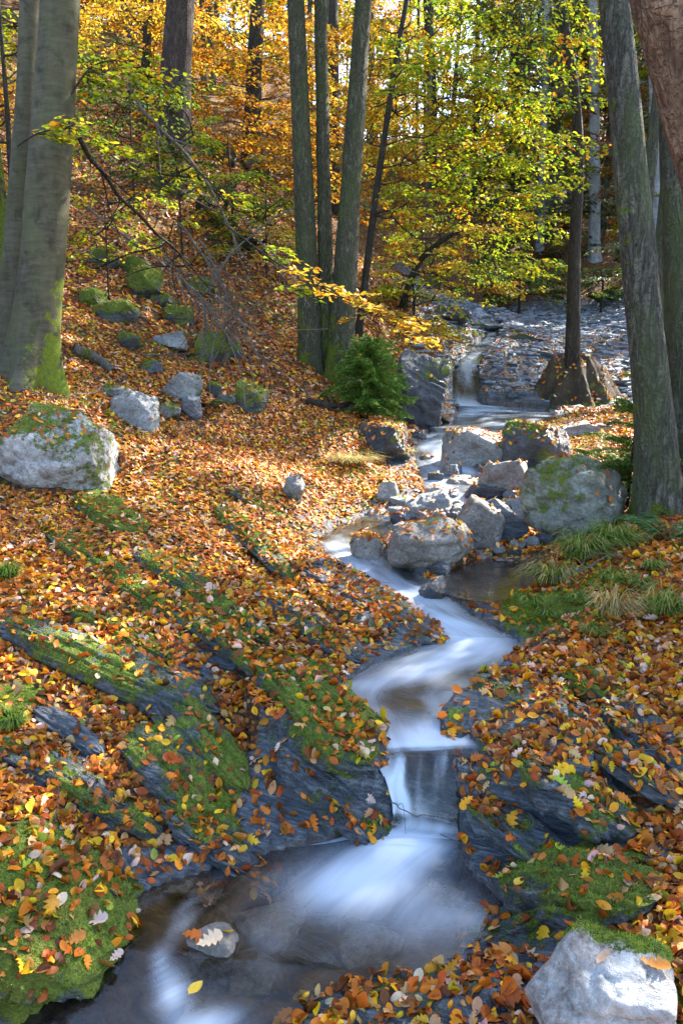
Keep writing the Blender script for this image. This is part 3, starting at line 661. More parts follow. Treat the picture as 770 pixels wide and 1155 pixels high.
ledge((-40, 985), (138, 1062), .52, .16, 231, 'broad moss covered ledge overhanging the front pool', .62, leafp=.22, amp=.8)
ledge((248, 965), (322, 1000), .16, .06, 234, 'small dark slate rib at the pool edge under the leaf pile', .32, leafp=.3)
ledge((200, 905), (290, 975), .2, .07, 237, 'leaf covered mossy rib leading to the pool edge', .5, leafp=.4)
ledge((532, 800), (588, 950), .30, .08, 240, 'smooth wet blue slab beside the lower fall', .08, leafp=.22, amp=.7)
ledge((560, 770), (690, 850), .30, .09, 243, 'rounded blue slab with a moss patch beside the middle pool', .3, leafp=.25, amp=.7)
ledge((600, 870), (712, 925), .34, .10, 246, 'domed slate hump strewn with leaves', .3, leafp=.3, amp=.8)
ledge((590, 985), (730, 1015), .34, .13, 249, 'mossy ribbed slate hump beside the front pool', .5, leafp=.2)
ledge((525, 1066), (610, 1030), .15, .06, 252, 'mossy slate lip at the water of the front pool', .5, leafp=.3)
ledge((350, 1158), (560, 1130), .26, .07, 255, 'blue slate shelf along the near edge of the front pool', .25, leafp=.35)
ledge((700, 800), (790, 870), .26, .08, 258, 'slate rib showing through leaves under the grassy bank', .3, leafp=.45)
ledge((640, 760), (700, 790), .18, .07, 261, 'short dark mossy rib among leaves below the grass', .5, leafp=.4)
ledge((100, 560), (150, 600), .3, .1, 264, 'mossy hump below the big white boulder', .6, leafp=.3)
ledge((250, 575), (330, 650), .18, .07, 267, 'green rib of slate hidden in leaves near the bank', .5, leafp=.4)
ledge((60, 600), (190, 690), .16, .06, 271, 'thin mossy rib in the leaves below the big white boulder', .55, leafp=.45)
ledge((210, 690), (330, 780), .16, .07, 274, 'narrow mossy rib ending above the thick block of slate', .5, leafp=.4)
ledge((90, 690), (190, 740), .14, .06, 277, 'low green rib just above the long blue slate ledge', .6, leafp=.4)
ledge((270, 560), (360, 610), .14, .05, 280, 'small green rib close to the stream inlet', .5, leafp=.5)
ledge((20, 850), (170, 935), .16, .07, 283, 'low broken slate rib above the broad moss covered ledge', .4, leafp=.35)
ledge((650, 830), (770, 905), .16, .06, 286, 'low slate rib half hidden by leaves right of the domed hump', .35, leafp=.5)
ledge((540, 905), (640, 985), .18, .06, 289, 'low wet rib between the lower fall and the mossy hump', .25, leafp=.35)
# cliff beside the upper fall
def outcrop(px, pyb, w, h, seed, label, **kw): return rock(px, pyb, w, h, seed, 'darkrock', label, dr=1.3, bed=True, sub=6, name='outcrop', cat='rock outcrop', **kw)
outcrop(478, 484, 82, 88, 301, 'dark overhanging slate cliff beside the small upper fall', moss_=.36, leafp=.1, tilt=(0, .35))
outcrop(432, 520, 66, 44, 304, 'rooty earth and slate bank under the young fir', moss_=.4, leafp=.7)
for (px, py, w, h, s, lab) in ((588, 450, 34, 12, 310, 'dark wet rib at the foot of the far slate slope'), (560, 432, 40, 10, 312, 'narrow wet rib beside the upper fall'), (620, 405, 60, 10, 314, 'low rib across the middle of the far slate slope'), (545, 372, 70, 10, 316, 'mossy rib across the top of the far slate slope'), (705, 435, 50, 14, 318, 'dark rib beside the root mound on the far slope'), (590, 384, 50, 8, 320, 'thin rib between the middle and top of the far slate slope'), (500, 362, 60, 18, 322, 'mossy knoll above the dark cliff')):
    rock(px, py, w, h, s, 'slate', lab, moss_=.38, leafp=.3, bed=True, name='slate_rib', cat='rock rib', dr=.7)

# hump of earth under the thin tree
Yk = 15.4
b = PY(651, 394, Yk)
def mound_z(x, y):
    a = np.arctan2(y, x); Rr = .86 * (1 + .25 * np.sin(2 * a + 2.4) + .2 * np.sin(3 * a + .5) + .12 * np.sin(7 * a)); q = np.hypot(x, y * 1.15) / Rr
    return .02 - 1.2 * np.clip(q, 0, 1.5) ** 1.15 + .5 * fbm(x * 2.1, y * 2.1, 1, 4, 91, .6)
rr2, aa2 = np.meshgrid(np.linspace(.02, 1.35, 44), np.linspace(0, 2 * np.pi, 96, endpoint=False), indexing='ij')
mx_, my_ = rr2 * np.cos(aa2), rr2 * np.sin(aa2); MV = np.stack([mx_, my_, mound_z(mx_, my_)], -1).reshape(-1, 3)
i_ = np.arange(43)[:, None] * 96; k_ = np.arange(96)[None]; k2_ = (k_ + 1) % 96
MF = np.stack([i_ + k_, i_ + 96 + k_, i_ + 96 + k2_, i_ + k2_], -1).reshape(-1, 4)
mme_ = mesh_np('earth_mound', MV, MF); ms_ = .30 + .3 * fbm(MV[:, 0] * 2, MV[:, 1] * 2, MV[:, 2], 3, 5); attr(mme_, 'moss', ms_)
mo_ = obj('earth_mound', mme_, M['earth'], None, 'hump of dark earth and roots carrying the thin curved tree', 'mound'); mo_.location = b
register(MV + b, MF, .8, ms_)
# ------------------------------------------------------------------ leaves: templates
def leaf_tmpl(kind, curl=0., fold=.2, bend=0., lod=0):
    if lod:
        V = np.array([[0, 0, 0], [.35, .26, .0], [.78, .20, 0], [1, 0, 0], [.78, -.20, 0], [.35, -.26, 0]], float)
        V[:, 2] = np.abs(V[:, 1]) * fold * 2 - bend * V[:, 0] ** 2
        return V - [.5, 0, 0], [np.array([[0, 3, 2, 1], [0, 5, 4, 3]])]
    xs = np.array([0, .14, .34, .56, .78, .92, 1.])
    if kind == 'beech': ws = np.array([.0, .19, .29, .29, .19, .09, .0])
    V = [];
    if kind == 'oak':
        xs = np.array([0, .10, .20, .30, .38, .50, .58, .70, .78, .90, 1.]); ws = np.array([.015, .07, .17, .09, .26, .14, .33, .17, .25, .15, .0])
    mid = np.stack([xs, 0 * xs, 0 * xs], 1)
    lf = np.stack([xs + (.05 if kind == 'oak' else 0) * (np.arange(len(xs)) % 2), ws, 0 * xs], 1); rt = lf * [1, -1, 1]
    n = len(xs); V = np.concatenate([mid, lf[1:-1], rt[1:-1]])
    fq = []; ft = []
    Li = lambda i: n + i - 1; Ri = lambda i: n + (n - 2) + i - 1
    ft += [[0, 1, Li(1)], [0, Ri(1), 1], [n - 2, n - 1, Li(n - 2)], [n - 2, Ri(n - 2), n - 1]]
    for i in range(1, n - 2): fq += [[i, i + 1, Li(i + 1), Li(i)], [i, Ri(i), Ri(i + 1), i + 1]]
    z = np.abs(V[:, 1]) * fold * 2 + curl * (V[:, 1] * 2) ** 2 + bend * ((V[:, 0] - .5) ** 2 * 2 - .2) + .03 * np.sin(V[:, 0] * 17) * np.abs(V[:, 1]) * 3
    V[:, 2] = z
    return V - [.5, 0, 0], [np.array(fq), np.array(ft)]
def unit(v): return v / (np.linalg.norm(v, axis=-1, keepdims=True) + 1e-9)
def instance(geo_list, tm, pos_, ax, nr, size, cols, mid_dark=.0):
    """tm = (V, [faces..]); arrays of N instances -> appended to list"""
    V, Fs = tm; N = len(pos_)
    if N == 0: return
    ax = unit(ax); nr = unit(nr - ax * (nr * ax).sum(1, keepdims=True)); sd = np.cross(nr, ax)
    W = pos_[:, None] + size[:, None, None] * (V[None, :, 0:1] * ax[:, None] + V[None, :, 1:2] * sd[:, None] + V[None, :, 2:3] * nr[:, None])
    cc = np.repeat(cols[:, None], len(V), 1)
    ed = (np.abs(V[:, 1]) * 2)[None, :, None]
    cc = cc * (1 - .18 * ed) + cc * [1.02, .8, .6] * (.18 * ed)
    geo_list.append((W.reshape(-1, 3), cc.reshape(-1, 3), [f for f in Fs], len(V), N))
def build_inst(name, gl):
    Vs, Cs, Ls, Ss, n0 = [], [], [], [], 0
    for W, cc, Fs, nv, N in gl:
        Vs.append(W); Cs.append(cc)
        for f in Fs:
            if len(f) == 0: continue
            idx_ = f[None] + (np.arange(N) * nv)[:, None, None] + n0
            Ls.append(idx_.reshape(-1)); Ss.append(np.full(N * len(f), f.shape[1]))
        n0 += N * nv
    me = mesh_np(name, np.concatenate(Vs), loops=np.concatenate(Ls), sizes=np.concatenate(Ss), smooth=True)
    attr_col(me, 'col', np.concatenate(Cs)); return me
PAL = np.array([(.47, .130, .006), (.32, .072, .006), (.58, .235, .008), (.62, .37, .015), (.50, .29, .12), (.64, .43, .31), (.14, .042, .010), (.27, .30, .03), (.20, .075, .018), (.40, .135, .014)])
PW = np.array([.24, .18, .14, .09, .10, .055, .11, .02, .07, .04]); PW /= PW.sum()
def palette(n, pal=PAL, w=PW, jit=.2):
    k = rng.choice(len(pal), n, p=w); c = pal[k] * (1 + rng.normal(0, jit, (n, 1))) * (1 + rng.normal(0, .07, (n, 3)))
    return np.clip(c, .01, .85)

# all surfaces in one tree for dropping leaves
allV = [GV]; allF = [q for q in GF.tolist()]; own = [np.full(len(GF), -1)]; off = len(GV)
for k, (v, f, p_, ms) in enumerate(SURF):
    allV.append(v); allF += (f + off).tolist(); own.append(np.full(len(f), k)); off += len(v)
allV = np.concatenate(allV); own = np.concatenate(own)
bvh = BVHTree.FromPolygons(allV.tolist(), allF)
SP_ = [s[2] for s in SURF]
fvi = GF[:, 0]
def scatter(n, ylo, yhi, smin, smax, tms, tw, gl, dens, tiltj=.38, ramp_lift=.012, margin=.56):
    y = rng.uniform(ylo, yhi, n); x = rng.uniform(-1, 1, n) * margin * (y + .8)
    lump = fbm(x * 2.6, y * 2.6, 0, 3, 77)
    Pp, Nn = [], []
    r_ = rng.random(n)
    for i in range(n):
        h = bvh.ray_cast(Vector((x[i], y[i], 60.)), Vector((0, 0, -1)))
        if h[0] is None: continue
        f = h[2]; k = own[f]
        if k < 0:
            v = fvi[f]
            if g_in[v]: continue
            p = dens * (1 - .55 * min(1, g_rock[v] * 1.25)) * (1 - .5 * max(0, min(1, (g_moss[v] - .40) * 4)))
        else: p = SP_[k] * dens
        p *= .25 + .75 * min(1, max(0, (h[1].z - .3) / .35))
        p *= min(1.25, 1.08 + 1.25 * lump[i])
        if r_[i] < p: Pp.append(h[0][:]); Nn.append(h[1][:])
    if not Pp: return
    Pp = np.array(Pp); Nn = np.array(Nn); m = len(Pp)
    nn = unit(Nn + rng.normal(0, tiltj, (m, 3)) * [1, 1, .4]); nn[:, 2] = np.abs(nn[:, 2])
    ax = rng.normal(size=(m, 3)); ax = unit(ax - nn * (ax * nn).sum(1, keepdims=True))
    sz = rng.uniform(smin, smax, m) * np.where(rng.random(m) < .12, 1.25, 1)
    Pp = Pp + Nn * (rng.random((m, 1)) ** 2 * ramp_lift + .004)
    cols = palette(m); tk = rng.choice(len(tms), m, p=tw)
    for k in range(len(tms)):
        s = tk == k; c = cols[s]
        if k >= 4 and len(tms) > 5: c = c * np.where(rng.random((len(c), 1)) < .5, [[1., 1., 1.]], [[1.1, 1.12, 1.15]])
        instance(gl, tms[k], Pp[s], ax[s], nn[s], sz[s] * (1.45 if k >= 4 and len(tms) > 5 else 1), np.clip(c, 0, .8))
TM = [leaf_tmpl('beech', .2, .12, .15), leaf_tmpl('beech', -.5, .1, -.4), leaf_tmpl('beech', 1.3, .3, .5), leaf_tmpl('beech', -.9, -.1, -.8), leaf_tmpl('oak', .25, .1, .3), leaf_tmpl('oak', -.35, .08, -.35)]
TW = np.array([.26, .2, .16, .14, .13, .11])
TL = [leaf_tmpl('', 0, .2, .2, 1), leaf_tmpl('', 0, -.15, -.3, 1)]
LG = []
scatter(60000, .9, 5.4,  .027, .060, TM, TW, LG, .95, .55)
scatter(70000, 5.4, 10, .042, .066, TL, [.5, .5], LG, .85)
scatter(60000, 10, 20, .06, .10, TL, [.5, .5], LG, .75, .45, .02)
scatter(18000, 14.2, 27, .05, .085, TL, [.5, .5], LG, 1.0, .45, .03)
lme = build_inst('fallen_leaves', LG)
obj('fallen_leaves', lme, M['litter'], kind='stuff', label='orange, rust and tan fallen leaves carpeting the slopes and ledges', cat='fallen leaves')

# moss: short tufts over the mossy faces
def moss_tufts(n, ylo, yhi):
    y = rng.uniform(ylo, yhi, n); x = rng.uniform(-1, 1, n) * .5 * (y + .8); Pp, Nn = [], []
    nz = fbm(x * 9, y * 9, 0, 4, 3, .7)
    for i in range(n):
        h = bvh.ray_cast(Vector((x[i], y[i], 60.)), Vector((0, 0, -1)))
        if h[0] is None: continue
        k = own[h[2]]
        if k < 0:
            v = fvi[h[2]]
            if g_in[v]: continue
            mv = g_moss[v]
        else:
            sv = SURF[k]; base = len(GV) + sum(0 for _ in ())
            mv = sv[3][sv[1][h[2] - first[k]][0]]
        if mv + .35 * nz[i] > .47: Pp.append(h[0][:]); Nn.append(h[1][:])
    return np.array(Pp), np.array(Nn)
first = []; acc = len(GF)
for s in SURF: first.append(acc); acc += len(s[1])
MG = []
BL = (np.array([[0, -.16, 0], [0, .16, 0], [.6, .09, .05], [1., 0, .0], [.6, -.09, .05]]), [np.array([[0, 1, 2, 4]]), np.array([[4, 2, 3]])])
for n, a, b, s in ((150000, 1.0, 4.2, .0095), (90000, 4.2, 7.5, .016), (60000, 7.5, 13, .035)):
    p_, n_2 = moss_tufts(n, a, b)
    for rep in range(2):
        m = len(p_); d = unit(n_2 * .8 + rng.normal(0, .5, (m, 3))); nr = rng.normal(size=(m, 3))
        c = np.array([(.15, .215, .016)]) * rng.uniform(.35, 1.5, (m, 1)) * np.clip(1 + 1.3 * fbm(p_[:, 0] * 14, p_[:, 1] * 14, p_[:, 2] * 14, 3, 9), .3, 1.9)[:, None] * (1 + rng.normal(0, .12, (m, 3)))
        instance(MG, BL, p_ + rng.normal(0, s * .5, (m, 3)) * [1, 1, .1], d, nr, rng.uniform(.6, 1.3, m) * s, np.clip(c, .01, .5))
mme = build_inst('moss', MG)
obj('moss', mme, M['green'], kind='stuff', label='short green moss growing over ledges and boulders', cat='moss')

# slate chips over the far slope
def scree(n):
    D, Fc = ico(1); g = Geo(); x = rng.uniform(1.0, 9.5, n); y = rng.uniform(14.3, 26, n)
    for i in range(n):
        if x[i] < 1.2 + .09 * (y[i] - 14): continue
        h = gbvh.ray_cast(Vector((x[i], y[i], 60.)), Vector((0, 0, -1)))
        if h[0] is None or channel(np.array([x[i]]), np.array([y[i]]), DL[::20], DR[::20], None, 0)[0][0] < .15: continue
        a = rng.uniform(-.6, .6) - .43; sz = min(.16, rng.gamma(2., .026) + .02); V = D * [1, .6, .28] * sz
        V = V * (1 + .35 * vn(D[:, 0] * 1.7 + i, D[:, 1] * 1.7, D[:, 2] * 1.7, 4))[:, None]
        t = rng.normal(0, .35); V = V @ np.array([[1, 0, 0], [0, math.cos(t), -math.sin(t)], [0, math.sin(t), math.cos(t)]]).T
        V = V @ np.array([[math.cos(a), -math.sin(a), 0], [math.sin(a), math.cos(a), 0], [0, 0, 1]]).T
        g.add(V + np.array(h[0]) + [0, 0, sz * .08], Fc, rng.uniform(0, .4))
    o = obj('slate_scree', g.mesh('slate_scree', smooth=False), M['scree'], None, 'loose blue grey slate chips covering the far slope', 'scree', kind='stuff')
scree(8000)
# ------------------------------------------------------------------ trees
YEL = (np.array([(.62, .40, .03), (.55, .30, .02), (.70, .50, .07), (.50, .20, .02), (.38, .36, .04)]), np.array([.35, .25, .15, .15, .10]))
GOLD = (np.array([(.62, .33, .02), (.55, .22, .015), (.70, .45, .05), (.42, .14, .015), (.35, .30, .03)]), np.array([.3, .28, .17, .17, .08]))
YGR = (np.array([(.32, .42, .02), (.46, .48, .025), (.20, .33, .025), (.60, .47, .02), (.58, .26, .015)]), np.array([.34, .28, .16, .14, .08]))
GRN = (np.array([(.08, .15, .03), (.12, .20, .03), (.22, .27, .04), (.05, .10, .025), (.35, .30, .03)]), np.array([.3, .25, .2, .15, .1]))
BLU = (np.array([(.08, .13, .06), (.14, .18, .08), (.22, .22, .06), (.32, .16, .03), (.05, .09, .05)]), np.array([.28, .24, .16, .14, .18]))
RUS = (np.array([(.34, .12, .02), (.26, .08, .018), (.45, .22, .03), (.20, .16, .04)]), np.array([.35, .3, .2, .15]))

def spray(gl, tw, s, d, L, pal, lsize, nleaf, width=.5, droop=.18, tm=None, thick=.006):
    d = unit(np.asarray(d, float)); up = np.array([0, 0, 1.]); lat = np.cross(d, up); lat = unit(lat)
    nsub = max(4, int(L / .16)); 
    t = np.linspace(0, 1, 7)[:, None]; P0 = s + d * t * L - up * droop * L * t ** 2
    tw.tube(P0, np.linspace(thick, thick * .3, 7), 4)
    ts = rng.uniform(.05, 1, nleaf); 
    k = np.floor(ts * nsub); side = np.where(rng.random(nleaf) < .5, -1, 1)
    tb = (k + .5 * (side > 0)) / nsub; sl_ = width * L * (1 - .75 * tb) * (.55 + .45 * np.sin(tb * 3 + .4)); r = rng.random(nleaf) ** .8
    sd = (d * .62)[None] + side[:, None] * lat[None] * .8
    base = s + d * (tb * L)[:, None] - up * (droop * L * tb ** 2)[:, None]
    pos_ = base + sd * (sl_ * r)[:, None] - up[None] * (.22 * sl_ * r ** 2)[:, None] + rng.normal(0, .012 * L + .01, (nleaf, 3))
    alt = np.where(rng.random(nleaf) < .5, -1, 1)[:, None]
    perp = np.cross(sd, up); ax = sd + alt * perp * .7 + rng.normal(0, .25, (nleaf, 3)) - up * .25
    nr = up + rng.normal(0, .38, (nleaf, 3))
    pals, w = pal; base_k = rng.choice(len(pals), p=w)
    kk = np.where(rng.random(nleaf) < .45, base_k, rng.choice(len(pals), nleaf, p=w))
    c = pals[kk] * rng.uniform(.5, 1.1, (nleaf, 1)) * (1 + rng.normal(0, .06, (nleaf, 3)))
    instance(gl, tm or TL[0], pos_, ax, nr, lsize * rng.uniform(.7, 1.2, nleaf), np.clip(c, .01, .85))
    for j in range(nsub):
        for sg in (-1, 1):
            tb_ = (j + .5 * (sg > 0)) / nsub; q = s + d * tb_ * L - up * droop * L * tb_ ** 2
            l_ = width * L * (1 - .75 * tb_) * .9; e = d * .62 + sg * lat * .8
            tw.tube([q, q + e * l_ * .5 - up * .05 * l_, q + e * l_ - up * .22 * l_], [thick * .5, thick * .35, thick * .2], 3)

def trunk_pts(spec, Y, extra=6., n=40):
    """(px, py, width px) list bottom to top at distance Y -> world path, radii; goes on above the last point"""
    p_ = np.array([PY(px, py, Y) for px, py, w in spec]); r = np.array([w / 2 * depth_of(q) / F for q, (*_, w) in zip(p_, spec)])
    d = p_[-1] - p_[-2]; d = d / np.linalg.norm(d)
    p_ = np.r_[p_, [p_[-1] + d * extra * .5, p_[-1] + d * extra]]; r = np.r_[r, r[-1] * .75, r[-1] * .35]
    b = p_[0].copy(); zg = drop(b[0], b[1]); p_[0][2] = min(p_[0][2], zg) - .12
    return resample(p_, n), np.interp(np.linspace(0, len(r) - 1, n), np.arange(len(r)), r)

def limbs_crown(bg, lg, tp, tr, zlo, zhi, nlimb, llen, pal, lsize, per, sp_len, seed, az=None, rise=.35, tm=None):
    rg = np.random.default_rng(seed)
    zs = tp[:, 2]
    for k in range(nlimb):
        z = rg.uniform(zlo, zhi); i = int(np.argmin(np.abs(zs - z))); o = tp[i]
        a = rg.uniform(0, 2 * np.pi) if az is None else rg.normal(az[0], az[1]); l = llen * rg.uniform(.55, 1.15)
        d = np.array([math.cos(a), math.sin(a), rise * rg.uniform(.3, 1.5)])
        pp = [o, o + d * l * .35, o + d * l * .7 + [0, 0, -.04 * l], o + d * l + [0, 0, -.15 * l]]
        pp = resample(np.array(pp) + rg.normal(0, .04 * l, (4, 3)) * [[0], [1], [1], [1]], 9)
        bg.tube(pp, np.linspace(min(tr[i] * .4, .05), .006, 9), 5)
        for j in range(per):
            f = rg.uniform(.25, 1.); q = pp[min(8, int(f * 8))]
            a2 = a + rg.normal(0, .8); dd = [math.cos(a2), math.sin(a2), rg.normal(.02, .12)]
            spray(lg, bg, q, dd, sp_len * rg.uniform(.6, 1.2), pal, lsize, int(70 * rg.uniform(.7, 1.2)), tm=tm)

def big_tree(name, label, stems, Y, mat, moss_h=0., crown=None, cat='tree', amp=.10, flare=.6, sides=28, parts=('trunk',), group=None, extra=7., seed=1, moss_side=None):
    root = thing(name, label, cat, group)
    allp, gs = [], []
    for j, spec in enumerate(stems):
        g = Geo(); Yj = Y + (spec[0][3] if len(spec[0]) > 3 else 0); sp = [(a[0], a[1], a[2]) for a in spec]
        tp, tr = trunk_pts(sp, Yj, extra, 90)
        hh = tp[:, 2] - tp[0, 2]
        ms = np.where(hh < moss_h, .34 * (1 - hh / max(moss_h, .01)) + .24, .08)
        g.tube(tp, tr, sides, a=ms, amp=amp, seed=seed + j, flare=flare)
        if moss_h: g.A[-1] = g.A[-1] + .22 * np.tile(np.cos(np.arange(sides) / sides * 2 * np.pi + (moss_side or 0)), 90)
        allp.append((tp, tr)); gs.append(g)
    for c in crown or []:
        lg = []; k = c.get('stem', 0); tp, tr = allp[k]
        limbs_crown(gs[k], lg, tp, tr, c['z'][0], c['z'][1], c['n'], c['len'], c['pal'], c['ls'], c['per'], c['sl'], seed + 50, c.get('az'), c.get('rise', .35))
        obj('crown', build_inst('crown', lg), M['foliage'], root)
    for g in gs: obj('trunk', g.mesh('trunk'), mat, root)
    return root, allp

Yb = G(36, 430)[1]
big_tree('beech_tree', 'smooth grey beech with a second stem and mossy foot above the white boulder',
         [[(32, 432, 58), (41, 370, 50), (52, 250, 47), (60, 130, 45), (68, 0, 42), (78, -200, 36)], [(6, 440, 38, .45), (14, 330, 28), (25, 180, 23), (32, 60, 22), (38, -200, 17)]], Yb, M['beech'], 1.25, moss_side=2.5,
         crown=[dict(z=(7, 13), n=12, len=3.2, pal=YEL, ls=.085, per=5, sl=1.1)], flare=.8, amp=.08, seed=4)
# young shoots with leaves growing from the beech trunk
root = thing('mossy_trunk', 'dark mossy trunk cut by the photo edge behind the beech', 'tree')
g = Geo(); tp, tr = trunk_pts([(0, 345, 26), (0, 270, 24), (-8, 180, 20), (-22, 60, 18)], G(0, 345)[1], 4, 50); g.tube(tp, tr, 18, a=.62, amp=.12, flare=.4); obj('trunk', g.mesh('trunk'), M['darkbark'], root)
big_tree('pine_tree', 'straight red brown pine trunk with furrowed bark on the hillside', [[(196, 222, 42), (197, 150, 37), (200, 60, 33), (204, 0, 31), (212, -200, 27)]], G(196, 215)[1], M['pine'], .5,
         crown=[dict(z=(13, 20), n=8, len=2.2, pal=GRN, ls=.10, per=4, sl=1.)], flare=.3, extra=9, seed=9)
Yt = G(368, 412)[1]
big_tree('alder_clump', 'clump of three greenish stems rising from one mossy foot beside the young fir',
         [[(351, 420, 30), (347, 330, 24), (341, 180, 21.5), (335, 30, 19.5), (326, -160, 17)], [(370, 420, 24, .12), (367, 300, 17), (364, 150, 15), (361, 0, 13.5), (357, -160, 12)], [(382, 418, 34, -.05), (389, 310, 26), (399, 160, 22), (410, 0, 19), (423, -160, 16)]],
         Yt, M['alder'], 1.1, crown=[dict(z=(8, 14), n=10, len=3., pal=YEL, ls=.085, per=5, sl=1.1, stem=0), dict(z=(8, 14), n=10, len=3., pal=YGR, ls=.085, per=5, sl=1.1, stem=2)], flare=.45, seed=14)
Yo = G(742, 582)[1]
big_tree('oak_tree', 'tall leaning oak with furrowed mossy bark beside the largest boulder', [[(744, 592, 55), (740, 510, 45), (730, 400, 40), (714, 230, 37), (702, 100, 34), (692, 0, 32), (678, -160, 28)]], Yo, M['oak'], .35,
         crown=[dict(z=(7, 12), n=8, len=3., pal=YGR, ls=.085, per=5, sl=1.1)], flare=.45, seed=22)
big_tree('oak_tree', 'grey trunk half hidden behind the leaning oak', [[(775, 585, 48, .45), (769, 430, 37), (763, 250, 33), (758, 120, 30), (757, -100, 27)]], Yo, M['oak'], .3, crown=[dict(z=(6, 11), n=8, len=2.6, pal=YEL, ls=.085, per=5, sl=1.1)], flare=.45, seed=27)
big_tree('leaning_tree', 'reddish brown smooth trunk leaning in across the upper corner', [[(1010, 760, 150), (930, 520, 120), (862, 330, 98), (806, 170, 86), (775, 70, 80), (752, 0, 76), (705, -150, 66)]], 3.7, M['redbark'], 0., crown=[dict(z=(5, 8.5), n=6, len=2., pal=YEL, ls=.08, per=4, sl=1.)], flare=.2, amp=.05, extra=5, seed=31)
# thin tree on its mound of roots
Yk = 15.4
root, ap_ = big_tree('thin_tree', 'thin dark tree curving up from a mound of roots on the far slate slope', [[(648, 408, 21), (646, 350, 15), (648, 270, 13), (652, 190, 12), (648, 110, 11), (636, 30, 11), (624, -40, 10), (612, -140, 9)]], Yk, M['darkbark'], .3,
                      crown=[dict(z=(9.5, 14), n=14, len=2.8, pal=YGR, ls=.10, per=5, sl=1.2)], extra=4., flare=.25, seed=36)
g = Geo()
for k in range(130):
    a = rng.uniform(0, 6.28); l = rng.uniform(.5, 1.2); t = np.linspace(.06, l, 12); aa = a + np.cumsum(rng.normal(0, .09, 12)); x_, y_ = np.cos(aa) * t, np.sin(aa) * t
    g.tube(np.stack([x_, y_, mound_z(x_, y_) + rng.uniform(.0, .03)], 1) + b, np.linspace(rng.uniform(.008, .04), .004, 12), 5, a=.2)
obj('roots', g.mesh('roots'), M['darkbark'], root)

# understorey and background trees: stem + many layered sprays
def leafy(name, label, stem, Y, regions, mat='darkbark', cat='tree', group=None, extra=1., tmul=1.):
    if stem is None:
        r_ = regions[0]; stem = [((r_[0] + r_[2]) / 2, r_[3] + 6, 3), ((r_[0] + r_[2]) / 2 + 2, (r_[1] + r_[3]) / 2, 2.4), ((r_[0] + r_[2]) / 2, r_[1] + 8, 1.6)]; extra = .05
    root = thing(name, label, cat, group); g = Geo(); tp = None
    if stem:
        tp, tr = trunk_pts(stem, Y, extra, 40); g.tube(tp, tr, 10, amp=.08, flare=.3, a=.2)
        obj('trunk', g.mesh('trunk'), M[mat], root)
    bg, lg, todo = Geo(), [], []
    for (x0, y0, x1, y1, dy0, dy1, n, pal, ls, sl, nl) in regions:
        n = int(n * 1.6)
        for k in range(n):
            px, py = rng.uniform(x0, x1), rng.uniform(y0, y1); q = PY(px, py, Y + rng.uniform(dy0, dy1))
            zg = drop(q[0], q[1])
            if q[2] < zg + .15: q[2] = zg + rng.uniform(.2, .7)
            todo.append((q, pal, ls, sl, nl))
    if tp is not None:
        cx_ = lambda q: np.min(np.hypot(tp[:, 0] - q[0], tp[:, 1] - q[1]) + .3 * np.abs(tp[:, 2] - q[2]))
        todo.sort(key=lambda a: cx_(a[0])); nodes = [o for o in tp[6:]]; dep_ = [0.] * len(nodes)
    for (q, pal, ls, sl, nl) in todo:
        if tp is not None:
            N_ = np.array(nodes); v_ = q - N_; dist = np.linalg.norm(v_, axis=1) + np.maximum(0, -v_[:, 2] + .1) * 1.5 + .25 * np.array(dep_)
            i = int(np.argmin(dist)); o = N_[i]; v = q - o; ln = np.linalg.norm(v)
            dd = unit(np.array([v[0], v[1], 0]) + rng.normal(0, .45, 3) * [1, 1, .2] * np.linalg.norm(v[:2]))
            mid = o * .5 + q * .5 + rng.normal(0, .09, 3) * ln + [0, 0, -.08 * ln]
            bg.tube(resample([o, mid, q], 6), np.linspace(.016, .008, 6) * tmul / (1 + .3 * dep_[i]), 4)
            nodes += [mid, q]; dep_ += [dep_[i] + .5 * ln, dep_[i] + ln]
        else:
            a = rng.uniform(0, 6.28); dd = np.array([math.cos(a), math.sin(a), .05])
        spray(lg, bg, q, [dd[0], dd[1], rng.normal(0, .15)], sl * rng.uniform(.6, 1.25), pal, ls, nl, thick=.005 * tmul)
    if stem is None:                                              # short stems from the ground for a low shrub
        for k in range(10):
            r_ = regions[0]; q = PY(rng.uniform(r_[0], r_[2]), (r_[1] + r_[3]) / 2, Y); b_ = np.array([q[0] * .7 + .3 * PY((r_[0] + r_[2]) / 2, r_[3], Y)[0], q[1], drop(q[0], q[1]) - .05])
            bg.tube(resample([b_, (b_ + q) / 2 + rng.normal(0, .1, 3), q], 6), np.linspace(.014, .006, 6), 4)
    obj('branches', bg.mesh('branches'), M[mat], root)
    obj('crown', build_inst('crown', lg), M['foliage'], root)
    return root

leafy('beech_sapling', 'slim leaning sapling with layered yellow green leaves over the stream', [(404, 345, 9), (420, 250, 8), (432, 165, 7), (446, 70, 6), (462, -20, 5)], 14.,
      [(430, 10, 640, 130, -1, 2.5, 46, YGR, .085, 1.25, 80), (440, 130, 620, 240, -1, 2, 34, YGR, .085, 1.2, 80), (405, 20, 470, 200, 0, 2, 12, YEL, .085, 1., 70), (420, 120, 480, 260, 0, 2, 9, GOLD, .085, .9, 60)], extra=2.)
leafy('beech_sapling', 'low spreading sapling with yellow leaves over the far slate slope', [(452, 335, 8), (470, 300, 7), (500, 270, 6), (530, 255, 4)], 17.,
      [(445, 240, 590, 310, -1.5, 2, 26, YGR, .09, 1.3, 75), (440, 255, 560, 330, -1, 1, 12, YEL, .09, 1.1, 70), (470, 300, 590, 345, 0, 2, 8, GRN, .09, 1., 60)], extra=.2)
